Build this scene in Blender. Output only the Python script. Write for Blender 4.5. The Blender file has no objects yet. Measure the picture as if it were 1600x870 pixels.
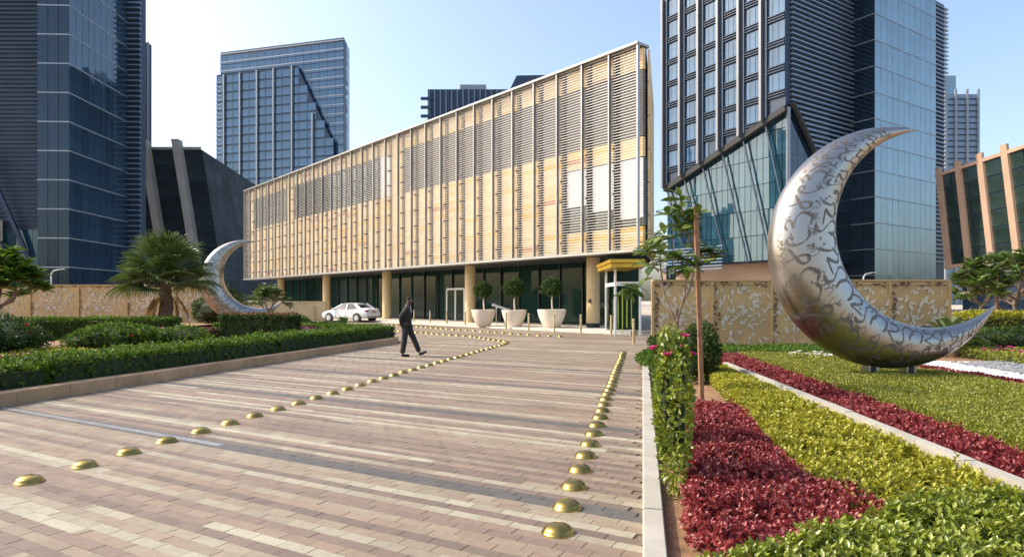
import bpy, math, random
import numpy as np
from mathutils import Vector, Matrix, Euler
random.seed(7); RNG = np.random.default_rng(7)
SC = bpy.context.scene; COL = SC.collection
R = math.radians

# ------------------------------------------------------------------ camera, sky, sun, exposure
EYE = 1.65
cam_d = bpy.data.cameras.new('camera'); cam = bpy.data.objects.new('camera', cam_d); COL.objects.link(cam)
cam.location = (0, 0, EYE); cam.rotation_euler = (R(90), 0, 0)
cam_d.sensor_width = 36; cam_d.lens = 22.5; cam_d.shift_y = 0.0219; cam_d.clip_end = 6000; cam_d.clip_start = 0.05
SC.camera = cam
SUN_AZ = R(-82); SUN_EL = R(41)            # azimuth measured from +Y (view direction) towards +X
SUN_DIR = Vector((math.sin(SUN_AZ)*math.cos(SUN_EL), math.cos(SUN_AZ)*math.cos(SUN_EL), math.sin(SUN_EL)))
wld = bpy.data.worlds.new('World'); SC.world = wld; wld.use_nodes = True
nt = wld.node_tree; bg = nt.nodes['Background']
sky = nt.nodes.new('ShaderNodeTexSky'); sky.sky_type = 'NISHITA'; sky.sun_disc = False
sky.sun_elevation = SUN_EL; sky.sun_rotation = SUN_AZ
sky.air_density = 1.0; sky.dust_density = 3.6; sky.ozone_density = 1.0; sky.altitude = 0
nt.links.new(sky.outputs[0], bg.inputs[0]); bg.inputs[1].default_value = 0.15
sd = bpy.data.lights.new('sun', 'SUN'); sd.energy = 2.05; sd.angle = R(0.55); sd.color = (1, 0.91, 0.76)
sun = bpy.data.objects.new('sun', sd); COL.objects.link(sun); sun.location = (-40, 20, 60)
sun.rotation_euler = (-SUN_DIR).to_track_quat('-Z', 'Y').to_euler()
SC.view_settings.view_transform = 'Standard'; SC.view_settings.look = 'None'
SC.view_settings.exposure = 1.1; SC.view_settings.gamma = 1.0; SC.view_settings.use_curve_mapping = False

# ------------------------------------------------------------------ helpers
def tag(o, label=None, cat=None, group=None, kind=None):
    if label: o['label'] = label
    if cat: o['category'] = cat
    if group: o['group'] = group
    if kind: o['kind'] = kind
    return o
def empty(name, loc=(0, 0, 0), rz=0, label=None, cat=None, group=None):
    o = bpy.data.objects.new(name, None); COL.objects.link(o); o.location = loc; o.rotation_euler = (0, 0, rz)
    o.empty_display_size = 0.2
    return tag(o, label, cat, group)
def link(name, me, parent=None, loc=(0, 0, 0), rot=(0, 0, 0)):
    o = bpy.data.objects.new(name, me); COL.objects.link(o)
    if parent: o.parent = parent
    o.location = loc; o.rotation_euler = rot
    return o
def copy_tree(o, parent=None):
    c = o.copy(); COL.objects.link(c); c.parent = parent
    for ch in list(o.children): copy_tree(ch, c)
    return c
ORD = ['first', 'second', 'third', 'fourth', 'fifth', 'sixth', 'seventh', 'eighth', 'ninth', 'tenth', 'eleventh', 'twelfth', 'thirteenth',
       'fourteenth', 'fifteenth', 'sixteenth', 'seventeenth', 'eighteenth', 'nineteenth', 'twentieth']
def ordinal(i):
    if i < 20: return ORD[i]
    t = {2: 'twenty', 3: 'thirty', 4: 'forty', 5: 'fifty'}[(i+1)//10]
    return {'twenty': 'twentieth', 'thirty': 'thirtieth', 'forty': 'fortieth', 'fifty': 'fiftieth'}[t] if (i+1) % 10 == 0 else t+'-'+ORD[(i+1) % 10-1]

class MB:
    """collects faces of ONE part, then links them as one mesh object"""
    def __init__(s): s.v = []; s.f = []; s.m = []; s.cm = 0
    def add(s, vs, fs):
        n = len(s.v); s.v += [tuple(v) for v in vs]; s.f += [tuple(i+n for i in f) for f in fs]; s.m += [s.cm]*len(fs)
        return s
    def pbox(s, o, a, b, c):                    # parallelepiped from corner o with edge vectors a, b, c
        o, a, b, c = Vector(o), Vector(a), Vector(b), Vector(c)
        if a.cross(b).dot(c) < 0: a, b = b, a
        return s.add([o, o+a, o+a+b, o+b, o+c, o+a+c, o+a+b+c, o+b+c],
                     [(3, 2, 1, 0), (4, 5, 6, 7), (0, 1, 5, 4), (1, 2, 6, 5), (2, 3, 7, 6), (3, 0, 4, 7)])
    def box(s, x0, x1, y0, y1, z0, z1): return s.pbox((x0, y0, z0), (x1-x0, 0, 0), (0, y1-y0, 0), (0, 0, z1-z0))
    def bar(s, p, q, w, d, up=(0, 0, 1)):       # rectangular bar from p to q
        p, q = Vector(p), Vector(q); t = (q-p).normalized(); u = Vector(up)
        if abs(t.dot(u)) > .99: u = Vector((0, 1, 0))
        a = t.cross(u).normalized(); b = a.cross(t)
        return s.pbox(p-a*w/2-b*d/2, a*w, b*d, q-p)
    def prism(s, poly, z0, z1):                 # poly: ccw xy list
        n = len(poly); v = [(x, y, z0) for x, y in poly]+[(x, y, z1) for x, y in poly]
        return s.add(v, [tuple(range(n-1, -1, -1)), tuple(range(n, 2*n))]+[(i, (i+1) % n, n+(i+1) % n, n+i) for i in range(n)])
    def tube(s, pts, rad, n=8, cap=True):
        pts = [Vector(p) for p in pts]; k = len(pts); rad = rad if hasattr(rad, '__len__') else [rad]*k
        vs = []; prev = None
        for i, p in enumerate(pts):
            t = (pts[min(i+1, k-1)]-pts[max(i-1, 0)]).normalized()
            if prev is None:
                u = Vector((0, 0, 1)) if abs(t.z) < .9 else Vector((1, 0, 0)); a = t.cross(u).normalized()
            else:
                a = prev-t*prev.dot(t); a = a.normalized() if a.length > 1e-6 else t.orthogonal().normalized()
            prev = a; b = t.cross(a)
            vs += [p+(a*math.cos(2*math.pi*j/n)+b*math.sin(2*math.pi*j/n))*rad[i] for j in range(n)]
        fs = [(i*n+j, i*n+(j+1) % n, (i+1)*n+(j+1) % n, (i+1)*n+j) for i in range(k-1) for j in range(n)]
        if cap: fs += [tuple(range(n-1, -1, -1)), tuple(range((k-1)*n, k*n))]
        return s.add(vs, fs)
    def lathe(s, prof, c=(0, 0, 0), n=24, axis='z', wob=None):   # prof: (r, h) list
        vs = []; fs = []; k = len(prof)
        for (r, h) in prof:
            for j in range(n):
                a = 2*math.pi*j/n; x, y = r*math.cos(a), r*math.sin(a)
                vs.append((c[0]+x, c[1]+y, c[2]+h) if axis == 'z' else (c[0]+x, c[1]-h, c[2]+y))
        for i in range(k-1):
            for j in range(n): fs.append((i*n+j, i*n+(j+1) % n, (i+1)*n+(j+1) % n, (i+1)*n+j))
        fs += [tuple(range(n-1, -1, -1)), tuple(range((k-1)*n, k*n))]
        return s.add(vs, fs)
    def loft(s, secs, cap=True):                # list of equal-length closed sections
        n = len(secs[0]); k = len(secs); vs = [p for sec in secs for p in sec]
        fs = [(i*n+j, i*n+(j+1) % n, (i+1)*n+(j+1) % n, (i+1)*n+j) for i in range(k-1) for j in range(n)]
        if cap: fs += [tuple(range(n-1, -1, -1)), tuple(range((k-1)*n, k*n))]
        return s.add(vs, fs)
    def mesh(s, name, mat, smooth=False, origin=(0, 0, 0), angle=None):
        me = bpy.data.meshes.new(name); o = origin
        me.from_pydata([(v[0]-o[0], v[1]-o[1], v[2]-o[2]) for v in s.v], [], s.f)
        for m in (mat if isinstance(mat, (list, tuple)) else [mat]): me.materials.append(m)
        if isinstance(mat, (list, tuple)): me.polygons.foreach_set('material_index', s.m)
        if smooth:
            me.polygons.foreach_set('use_smooth', [True]*len(me.polygons))
            if angle: me.set_sharp_from_angle(angle=R(angle))
        me.update(); return me
    def build(s, name, mat, parent=None, smooth=False, origin=None, angle=40):
        if origin is None: origin = top_loc(parent)
        return link(name, s.mesh(name, mat, smooth, origin, angle), parent)
def top_loc(p):
    if p is None: return (0, 0, 0)
    while p.parent: p = p.parent
    return tuple(p.location)

# ------------------------------------------------------------------ materials
def N(nt, t, **kw):
    n = nt.nodes.new(t)
    for k, v in kw.items(): setattr(n, k, v)
    return n
def mat(name, col, rough=.6, metal=0.0, var=.12, scale=6.0, bump=0.0, bscale=60.0, spec=.5, ior=None, stain=0.0, coat=0.0, coords='Object', tint=None):
    m = bpy.data.materials.new(name); m.use_nodes = True; t = m.node_tree; p = t.nodes['Principled BSDF']; L = t.links.new
    tc = N(t, 'ShaderNodeTexCoord'); co = tc.outputs[coords] if coords != 'World' else N(t, 'ShaderNodeNewGeometry').outputs['Position']
    p.inputs['Roughness'].default_value = rough; p.inputs['Metallic'].default_value = metal
    p.inputs['Specular IOR Level'].default_value = spec; p.inputs['Coat Weight'].default_value = coat
    if ior: p.inputs['IOR'].default_value = ior
    if tint: p.inputs['Specular Tint'].default_value = (*tint, 1)
    col = Vector(col)
    if var > 0:
        nz = N(t, 'ShaderNodeTexNoise'); nz.inputs['Scale'].default_value = scale; nz.inputs['Detail'].default_value = 5
        L(co, nz.inputs['Vector'])
        oi = N(t, 'ShaderNodeObjectInfo')
        mr = N(t, 'ShaderNodeMapRange'); mr.inputs[1].default_value = .3; mr.inputs[2].default_value = .7
        mr.inputs[3].default_value = 1-var; mr.inputs[4].default_value = 1+var; L(nz.outputs['Fac'], mr.inputs[0])
        m2 = N(t, 'ShaderNodeMapRange'); m2.inputs[3].default_value = 1-var*.6; m2.inputs[4].default_value = 1+var*.6; L(oi.outputs['Random'], m2.inputs[0])
        mm = N(t, 'ShaderNodeMath', operation='MULTIPLY'); L(mr.outputs[0], mm.inputs[0]); L(m2.outputs[0], mm.inputs[1])
        vm = N(t, 'ShaderNodeVectorMath', operation='SCALE'); vm.inputs[0].default_value = col; L(mm.outputs[0], vm.inputs['Scale'])
        src = vm.outputs[0]
        if stain > 0:
            n3 = N(t, 'ShaderNodeTexNoise'); n3.inputs['Scale'].default_value = scale*.35; n3.inputs['Detail'].default_value = 8; L(co, n3.inputs['Vector'])
            r3 = N(t, 'ShaderNodeMapRange'); r3.inputs[1].default_value = .52; r3.inputs[2].default_value = .72; r3.inputs[4].default_value = stain; L(n3.outputs['Fac'], r3.inputs[0])
            mx = N(t, 'ShaderNodeMix', data_type='RGBA'); L(r3.outputs[0], mx.inputs['Factor']); L(src, mx.inputs['A']); mx.inputs['B'].default_value = (col.x*.35, col.y*.32, col.z*.3, 1); src = mx.outputs['Result']
        L(src, p.inputs['Base Color'])
    else: p.inputs['Base Color'].default_value = (*col, 1)
    if bump > 0:
        nb = N(t, 'ShaderNodeTexNoise'); nb.inputs['Scale'].default_value = bscale; nb.inputs['Detail'].default_value = 4; L(co, nb.inputs['Vector'])
        bp = N(t, 'ShaderNodeBump'); bp.inputs['Strength'].default_value = bump; bp.inputs['Distance'].default_value = .02
        L(nb.outputs['Fac'], bp.inputs['Height']); L(bp.outputs[0], p.inputs['Normal'])
    return m
def leafmat(name, cols, rough=.45, trans=.3, spec=.5):
    m = bpy.data.materials.new(name); m.use_nodes = True; t = m.node_tree; p = t.nodes['Principled BSDF']; L = t.links.new
    at = N(t, 'ShaderNodeAttribute', attribute_name='rnd'); rp = N(t, 'ShaderNodeValToRGB')
    e = rp.color_ramp.elements
    while len(e) < len(cols): e.new(.5)
    for i, c in enumerate(cols): e[i].position = i/(len(cols)-1); e[i].color = (*c, 1)
    L(at.outputs['Fac'], rp.inputs['Fac']); L(rp.outputs[0], p.inputs['Base Color'])
    p.inputs['Roughness'].default_value = rough; p.inputs['Specular IOR Level'].default_value = spec
    tr = N(t, 'ShaderNodeBsdfTranslucent'); L(rp.outputs[0], tr.inputs['Color'])
    mx = N(t, 'ShaderNodeMixShader'); mx.inputs[0].default_value = trans; L(p.outputs[0], mx.inputs[1]); L(tr.outputs[0], mx.inputs[2])
    L(mx.outputs[0], t.nodes['Material Output'].inputs[0]); return m

M = {}
M['limestone'] = mat('limestone', (.60, .55, .46), .75, var=.12, scale=3, bump=.15, stain=.25)
M['kerb'] = mat('kerb_sandstone', (.46, .29, .16), .75, var=.16, scale=3, bump=.2, stain=.4)
M['pale_kerb'] = mat('pale_kerb_stone', (.38, .355, .30), .7, var=.1, scale=4, bump=.15, stain=.3)
M['soil'] = mat('soil', (.30, .17, .09), .95, var=.3, scale=9, bump=.6, bscale=40, coords='World')
M['sand'] = mat('sand', (.42, .36, .28), .95, var=.15, scale=.05, coords='World')
M['slat'] = mat('slat_metal', (.60, .58, .55), .45, .3, var=.06, scale=2)
M['mullion'] = mat('mullion_metal', (.36, .36, .35), .4, .6, var=.08, scale=2)
M['darkback'] = mat('dark_backing', (.035, .035, .035), .8, var=.1)
M['bracket'] = mat('bracket_rust', (.10, .055, .03), .7, var=.3, scale=4)
M['greyclad'] = mat('grey_louvre_panel', (.12, .115, .11), .6, var=.15, scale=2)
M['greenglass'] = mat('green_glass', (.013, .036, .029), .03, var=.4, scale=.3, ior=1.22)
M['darkglass'] = mat('dark_green_glass', (.02, .035, .03), .05, var=.3, scale=.4, ior=1.6)
M['whiteblind'] = mat('white_blind', (.72, .74, .74), .5, var=.04)
M['column'] = mat('cream_column', (.62, .46, .24), .55, var=.06, scale=2, bump=.05)
M['black'] = mat('black_base', (.02, .02, .02), .5, var=.1)
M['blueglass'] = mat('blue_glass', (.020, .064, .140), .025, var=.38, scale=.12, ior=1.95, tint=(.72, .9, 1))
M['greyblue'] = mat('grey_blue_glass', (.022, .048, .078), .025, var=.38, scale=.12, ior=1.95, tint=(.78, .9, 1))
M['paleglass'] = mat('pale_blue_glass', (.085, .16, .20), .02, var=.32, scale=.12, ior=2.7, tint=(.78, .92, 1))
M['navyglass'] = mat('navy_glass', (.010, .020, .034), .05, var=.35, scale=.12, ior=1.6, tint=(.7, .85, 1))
M['navyclad'] = mat('navy_cladding', (.026, .048, .086), .5, .2, var=.15, scale=.3)
M['officeglass'] = mat('office_glass', (.035, .085, .16), .03, var=.4, scale=.15, ior=1.6, tint=(.75, .9, 1))
M['teal'] = mat('teal_glass', (.020, .058, .085), .03, var=.3, scale=.2, ior=1.8, tint=(.8, .95, 1))
M['transom'] = mat('transom_metal', (.27, .30, .33), .4, .5, var=.06)
M['finmetal'] = mat('grey_fin', (.19, .20, .22), .5, .4, var=.08)
M['steelblue'] = mat('blue_grey_slat', (.19, .26, .35), .4, .4, var=.1)  # lightened and blued: distance haze is mixed into the colour
M['concrete'] = mat('concrete_fin', (.30, .29, .27), .8, var=.12, scale=.3, bump=.1, bscale=4)
M['tanstone'] = mat('tan_stone_fin', (.40, .27, .19), .8, var=.12, scale=.3, bump=.1, bscale=4)
M['beige'] = mat('beige_render', (.56, .44, .25), .8, var=.07, scale=1.2, bump=.1, stain=.15)
M['gold'] = mat('gold_panel', (.47, .32, .14), .5, .2, var=.14, scale=1.5, stain=.08)
M['darkside'] = mat('dark_side_cladding', (.042, .056, .064), .7, var=.3, scale=.2, spec=.08)
M['slateglass'] = mat('slate_glass', (.024, .034, .038), .08, var=.35, scale=.3, ior=1.45)
M['goldpale'] = mat('pale_backing_panel', (.58, .50, .37), .7, var=.15, scale=1.5)
M['brass'] = mat('brass', (.42, .29, .085), .27, 1.0, var=.25, scale=9, bump=.08, bscale=30, stain=.3)
M['goldpaint'] = mat('gold_canopy', (.62, .40, .05), .35, .5, var=.1)
M['bollard'] = mat('bollard_champagne', (.55, .44, .25), .35, .7, var=.1)
M['white'] = mat('white_paint', (.78, .78, .76), .4, var=.04)
M['carwhite'] = mat('car_white', (.80, .80, .79), .25, var=.02, coat=.6)
M['carnavy'] = mat('car_navy', (.012, .018, .035), .2, var=.05, coat=.8)
M['carglass'] = mat('car_glass', (.012, .014, .016), .04, var=0, ior=1.6)
M['rubber'] = mat('rubber', (.02, .02, .02), .8, var=.1)
M['alloy'] = mat('alloy', (.55, .55, .56), .3, .7, var=.05)
M['redlamp'] = mat('red_lamp', (.25, .02, .02), .2, var=0)
M['plate'] = mat('number_plate', (.45, .22, .16), .5, var=.1)
M['bowl'] = mat('cream_bowl', (.74, .64, .52), .65, var=.05, scale=3, bump=.08)
M['bark'] = mat('bark', (.20, .15, .11), .9, var=.3, scale=9, bump=.6, bscale=40)
M['palmbark'] = mat('palm_bark', (.17, .10, .06), .95, var=.35, scale=10, bump=.8, bscale=30)
M['stake'] = mat('stake_wood', (.26, .13, .07), .8, var=.2, scale=12, bump=.2)
M['steel'] = mat('steel_post', (.45, .44, .42), .35, 1, var=.1)
M['suit'] = mat('black_suit', (.020, .020, .022), .85, var=.1, scale=20)
M['shirt'] = mat('white_shirt', (.75, .75, .75), .8, var=.03)
M['skin'] = mat('skin', (.10, .055, .035), .6, var=.08, scale=20)
M['hair'] = mat('hair', (.012, .01, .009), .8, var=.1)
M['leather'] = mat('black_leather', (.012, .011, .011), .4, var=.1)
M['signgreen'] = mat('sign_dark', (.02, .05, .04), .5, var=.05)
M['lampgrey'] = mat('lamp_grey', (.42, .44, .45), .5, .3, var=.05)

def terracotta():
    m = bpy.data.materials.new('facade_baguettes'); m.use_nodes = True; t = m.node_tree; p = t.nodes['Principled BSDF']; L = t.links.new
    g = N(t, 'ShaderNodeNewGeometry'); sp = N(t, 'ShaderNodeSeparateXYZ'); L(g.outputs['Position'], sp.inputs[0])
    d = N(t, 'ShaderNodeMath', operation='DIVIDE'); L(sp.outputs['Z'], d.inputs[0]); d.inputs[1].default_value = .29
    fl = N(t, 'ShaderNodeMath', operation='FLOOR'); L(d.outputs[0], fl.inputs[0])
    oi = N(t, 'ShaderNodeObjectInfo'); cb = N(t, 'ShaderNodeCombineXYZ'); L(fl.outputs[0], cb.inputs[0]); L(oi.outputs['Random'], cb.inputs[1])
    wn = N(t, 'ShaderNodeTexWhiteNoise', noise_dimensions='2D'); L(cb.outputs[0], wn.inputs['Vector'])
    rp = N(t, 'ShaderNodeValToRGB'); rp.color_ramp.interpolation = 'CONSTANT'; e = rp.color_ramp.elements
    cols = [(0, (.73, .55, .32)), (.3, (.76, .59, .35)), (.6, (.70, .51, .28)), (.82, (.73, .50, .18)), (.93, (.72, .44, .11)), (.955, (.50, .25, .14))]
    while len(e) < len(cols): e.new(.5)
    for i, (q, c) in enumerate(cols): e[i].position = q; e[i].color = (*c, 1)
    L(wn.outputs['Value'], rp.inputs[0]); nz = N(t, 'ShaderNodeTexNoise'); nz.inputs['Scale'].default_value = .5; L(g.outputs['Position'], nz.inputs['Vector'])
    mr = N(t, 'ShaderNodeMapRange'); mr.inputs[3].default_value = .8; mr.inputs[4].default_value = 1.15; L(nz.outputs['Fac'], mr.inputs[0])
    vm = N(t, 'ShaderNodeVectorMath', operation='SCALE'); L(rp.outputs[0], vm.inputs[0]); L(mr.outputs[0], vm.inputs['Scale'])
    L(vm.outputs[0], p.inputs['Base Color']); p.inputs['Roughness'].default_value = .7
    return m
M['terracotta'] = terracotta()

# paving: rows run at ROW_A to the view; the material works out row and piece from the world position, the pieces follow the same grid
ROW_A = R(-29.5); RE = (math.cos(ROW_A), math.sin(ROW_A)); RN = (-math.sin(ROW_A), math.cos(ROW_A))
PW, PL = .11, .27; DARK0, DARKN = 42, 28       # row width, piece length, dark rows at index 30 + 20k
def paving():
    m = bpy.data.materials.new('granite_setts'); m.use_nodes = True; t = m.node_tree; p = t.nodes['Principled BSDF']; L = t.links.new
    g = N(t, 'ShaderNodeNewGeometry').outputs['Position']
    def dot(v):
        n = N(t, 'ShaderNodeVectorMath', operation='DOT_PRODUCT'); L(g, n.inputs[0]); n.inputs[1].default_value = (v[0], v[1], 0); return n.outputs['Value']
    def ma(op, a, b=None, c=None):
        n = N(t, 'ShaderNodeMath', operation=op)
        for i, q in enumerate((a, b, c)):
            if q is None: continue
            if isinstance(q, (int, float)): n.inputs[i].default_value = q
            else: L(q, n.inputs[i])
        return n.outputs[0]
    u, n = dot(RE), dot(RN)
    rr = ma('DIVIDE', n, PW); r = ma('FLOOR', rr); off = ma('FRACT', ma('MULTIPLY', r, .37))
    cc = ma('ADD', ma('DIVIDE', u, PL), off); c = ma('FLOOR', cc)
    def wn(a, b):
        cb = N(t, 'ShaderNodeCombineXYZ'); L(a, cb.inputs[0]); L(b, cb.inputs[1]) if not isinstance(b, (int, float)) else None
        w = N(t, 'ShaderNodeTexWhiteNoise', noise_dimensions='2D'); L(cb.outputs[0], w.inputs['Vector']); return w.outputs['Value']
    h = wn(r, 0)
    run = ma('FLOOR', ma('ADD', ma('DIVIDE', u, 8.5), ma('MULTIPLY', h, 17)))
    v = ma('ADD', ma('MULTIPLY', wn(r, run), .86), ma('MULTIPLY', wn(r, c), .14))
    rp = N(t, 'ShaderNodeValToRGB'); e = rp.color_ramp.elements
    cols = [(.0, (.135, .102, .078)), (.16, (.175, .127, .095)), (.34, (.21, .152, .112)), (.52, (.245, .176, .122)), (.68, (.255, .205, .143)), (.82, (.32, .285, .205)), (1, (.40, .37, .27))]
    while len(e) < len(cols): e.new(.5)
    for i, (q, cl) in enumerate(cols): e[i].position = q; e[i].color = (*cl, 1)
    L(v, rp.inputs[0])
    # dark rows
    dk = ma('LESS_THAN', ma('MODULO', ma('ADD', r, -DARK0+DARKN*50), DARKN), 1.5)
    mx = N(t, 'ShaderNodeMix', data_type='RGBA'); L(dk, mx.inputs['Factor']); L(rp.outputs[0], mx.inputs['A']); mx.inputs['B'].default_value = (.095, .088, .078, 1)
    # piece brightness, grain, large stains
    pb = ma('MULTIPLY_ADD', wn(c, r), .16, .92)
    n1 = N(t, 'ShaderNodeTexNoise'); n1.inputs['Scale'].default_value = 90; n1.inputs['Detail'].default_value = 3; L(g, n1.inputs['Vector'])
    n2 = N(t, 'ShaderNodeTexNoise'); n2.inputs['Scale'].default_value = .55; n2.inputs['Detail'].default_value = 7; L(g, n2.inputs['Vector'])
    n3 = N(t, 'ShaderNodeTexNoise'); n3.inputs['Scale'].default_value = 14; n3.inputs['Detail'].default_value = 6; L(g, n3.inputs['Vector'])
    gr = ma('MULTIPLY_ADD', n1.outputs['Fac'], .9, .55); ls = ma('MULTIPLY_ADD', n2.outputs['Fac'], .6, .70); ms = ma('MULTIPLY_ADD', n3.outputs['Fac'], .5, .75)
    # joints (also on the built pieces' rims)
    fr = ma('FRACT', rr); fc = ma('FRACT', cc)
    er = ma('MULTIPLY', ma('MINIMUM', fr, ma('SUBTRACT', 1, fr)), PW); ec = ma('MULTIPLY', ma('MINIMUM', fc, ma('SUBTRACT', 1, fc)), PL)
    ed = ma('MINIMUM', er, ec); js = N(t, 'ShaderNodeMapRange'); js.inputs[1].default_value = .001; js.inputs[2].default_value = .003; js.inputs[3].default_value = .7; L(ed, js.inputs[0])
    tot = ma('MULTIPLY', ma('MULTIPLY', ma('MULTIPLY', pb, gr), ma('MULTIPLY', ls, ms)), js.outputs[0])
    vm = N(t, 'ShaderNodeVectorMath', operation='SCALE'); L(mx.outputs['Result'], vm.inputs[0]); L(tot, vm.inputs['Scale'])
    L(vm.outputs[0], p.inputs['Base Color'])
    ro = ma('MULTIPLY_ADD', n3.outputs['Fac'], .3, .42); L(ro, p.inputs['Roughness']); p.inputs['Specular IOR Level'].default_value = .45
    bp = N(t, 'ShaderNodeBump'); bp.inputs['Strength'].default_value = .25; bp.inputs['Distance'].default_value = .004
    L(n1.outputs['Fac'], bp.inputs['Height']); L(bp.outputs[0], p.inputs['Normal'])
    return m
M['paving'] = paving()
M['joint'] = mat('joint_sand', (.16, .12, .09), .95, var=.2, scale=5, coords='World')
M['drain'] = mat('drain_metal', (.55, .56, .57), .35, .8, var=.1)

G = {}
G['hedge'] = leafmat('hedge_leaf', [(.022, .055, .006), (.05, .11, .010), (.10, .18, .016), (.19, .26, .03)], .5, .38, .25)
G['darkhedge'] = leafmat('dark_hedge_leaf', [(.012, .032, .008), (.022, .055, .01), (.055, .105, .015), (.12, .15, .03)], .5, .3, .25)
G['yellow'] = leafmat('yellow_green_leaf', [(.09, .11, .01), (.25, .25, .012), (.40, .38, .025), (.52, .48, .08)], .4, .35)
G['glossy'] = leafmat('glossy_leaf', [(.05, .09, .008), (.13, .18, .014), (.25, .29, .025), (.38, .41, .07)], .3, .33, .6)
G['lawn'] = leafmat('lawn_leaf', [(.08, .11, .012), (.17, .195, .018), (.27, .275, .03), (.40, .36, .07)], .45, .35)
G['red'] = leafmat('red_leaf', [(.04, .012, .010), (.13, .016, .018), (.27, .028, .032), (.37, .07, .065), (.46, .22, .18)], .4, .3)
G['redhedge'] = leafmat('red_tip_leaf', [(.03, .06, .01), (.07, .10, .02), (.22, .08, .03), (.30, .07, .04)], .45, .25)
G['palm'] = leafmat('palm_leaf', [(.025, .06, .012), (.055, .105, .02), (.11, .165, .035), (.26, .28, .12)], .35, .2, .6)
G['dry'] = leafmat('dry_palm_leaf', [(.24, .12, .03), (.40, .24, .07)], .6, .3)
G['tree'] = leafmat('tree_leaf', [(.03, .07, .012), (.07, .13, .02), (.13, .20, .035), (.24, .28, .08)], .38, .25)
G['pink'] = leafmat('pink_petal', [(.50, .02, .12), (.62, .03, .20), (.65, .10, .32)], .5, .35)
G['redflower'] = leafmat('red_petal', [(.45, .04, .05), (.60, .10, .09)], .5, .3)
G['purple'] = leafmat('purple_leaf', [(.10, .02, .05), (.22, .04, .10), (.32, .10, .16)], .5, .25)
G['whitepetal'] = leafmat('white_petal', [(.6, .6, .52), (.78, .76, .68)], .6, .3)
M['core'] = mat('hedge_twigs', (.022, .034, .010), .95, var=.3, scale=14)
M['redcore'] = mat('red_twigs', (.06, .02, .014), .95, var=.3, scale=14)

# ------------------------------------------------------------------ foliage
def leafmesh(name, P, D, UP, L, W, mat_, rnd, parent=None, fold=.25, origin=None, droop=.0, kind='stuff'):
    """P base points, D leaf directions, UP approximate leaf normals (N,3); L, W lengths and widths (N,) -> two folded triangles per half leaf"""
    P = np.asarray(P, float); n = len(P); D = D/np.maximum(np.linalg.norm(D, axis=1, keepdims=True), 1e-6)
    S = np.cross(D, UP); S /= np.maximum(np.linalg.norm(S, axis=1, keepdims=True), 1e-6); U = np.cross(S, D)
    L = L[:, None]; W = W[:, None]
    a = P; tip = P+D*L-U*L*droop; mid = P+D*L*.48
    l = mid+S*W*.5+U*W*fold; r = mid-S*W*.5+U*W*fold
    V = np.stack([a, r, tip, l], 1).reshape(-1, 3)
    if origin is None: origin = top_loc(parent)
    V = V-np.asarray(origin)
    b = np.arange(n)*4
    F = np.stack([b, b+1, b+2, b, b+2, b+3], 1).reshape(-1)
    me = bpy.data.meshes.new(name); me.vertices.add(4*n); me.vertices.foreach_set('co', V.reshape(-1).astype(np.float32))
    nf = 2*n; me.loops.add(3*nf); me.loops.foreach_set('vertex_index', F.astype(np.int32)); me.polygons.add(nf)
    me.polygons.foreach_set('loop_start', np.arange(0, 3*nf, 3, dtype=np.int32))
    at = me.attributes.new('rnd', 'FLOAT', 'POINT'); at.data.foreach_set('value', np.repeat(rnd, 4).astype(np.float32))
    me.materials.append(mat_); me.update(calc_edges=True)
    o = link(name, me, parent)
    if kind: o['kind'] = kind
    return o
def unit(n): 
    v = RNG.normal(size=(n, 3)); return v/np.linalg.norm(v, axis=1, keepdims=True)
def inpoly(P, poly):
    x, y = P[:, 0], P[:, 1]; ins = np.zeros(len(P), bool); k = len(poly)
    for i in range(k):
        x1, y1 = poly[i]; x2, y2 = poly[(i+1) % k]
        c = ((y1 > y) != (y2 > y)) & (x < (x2-x1)*(y-y1)/((y2-y1) if y2 != y1 else 1e-9)+x1); ins ^= c
    return ins
def lump(x, y, f=1.0): return (np.sin(x*3.1*f+1.7*np.sin(y*2.3*f))+np.sin(y*3.7*f+1.3*np.sin(x*1.9*f)+2)+.6*np.sin((x+y)*7.3*f+1))/2.6
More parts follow.
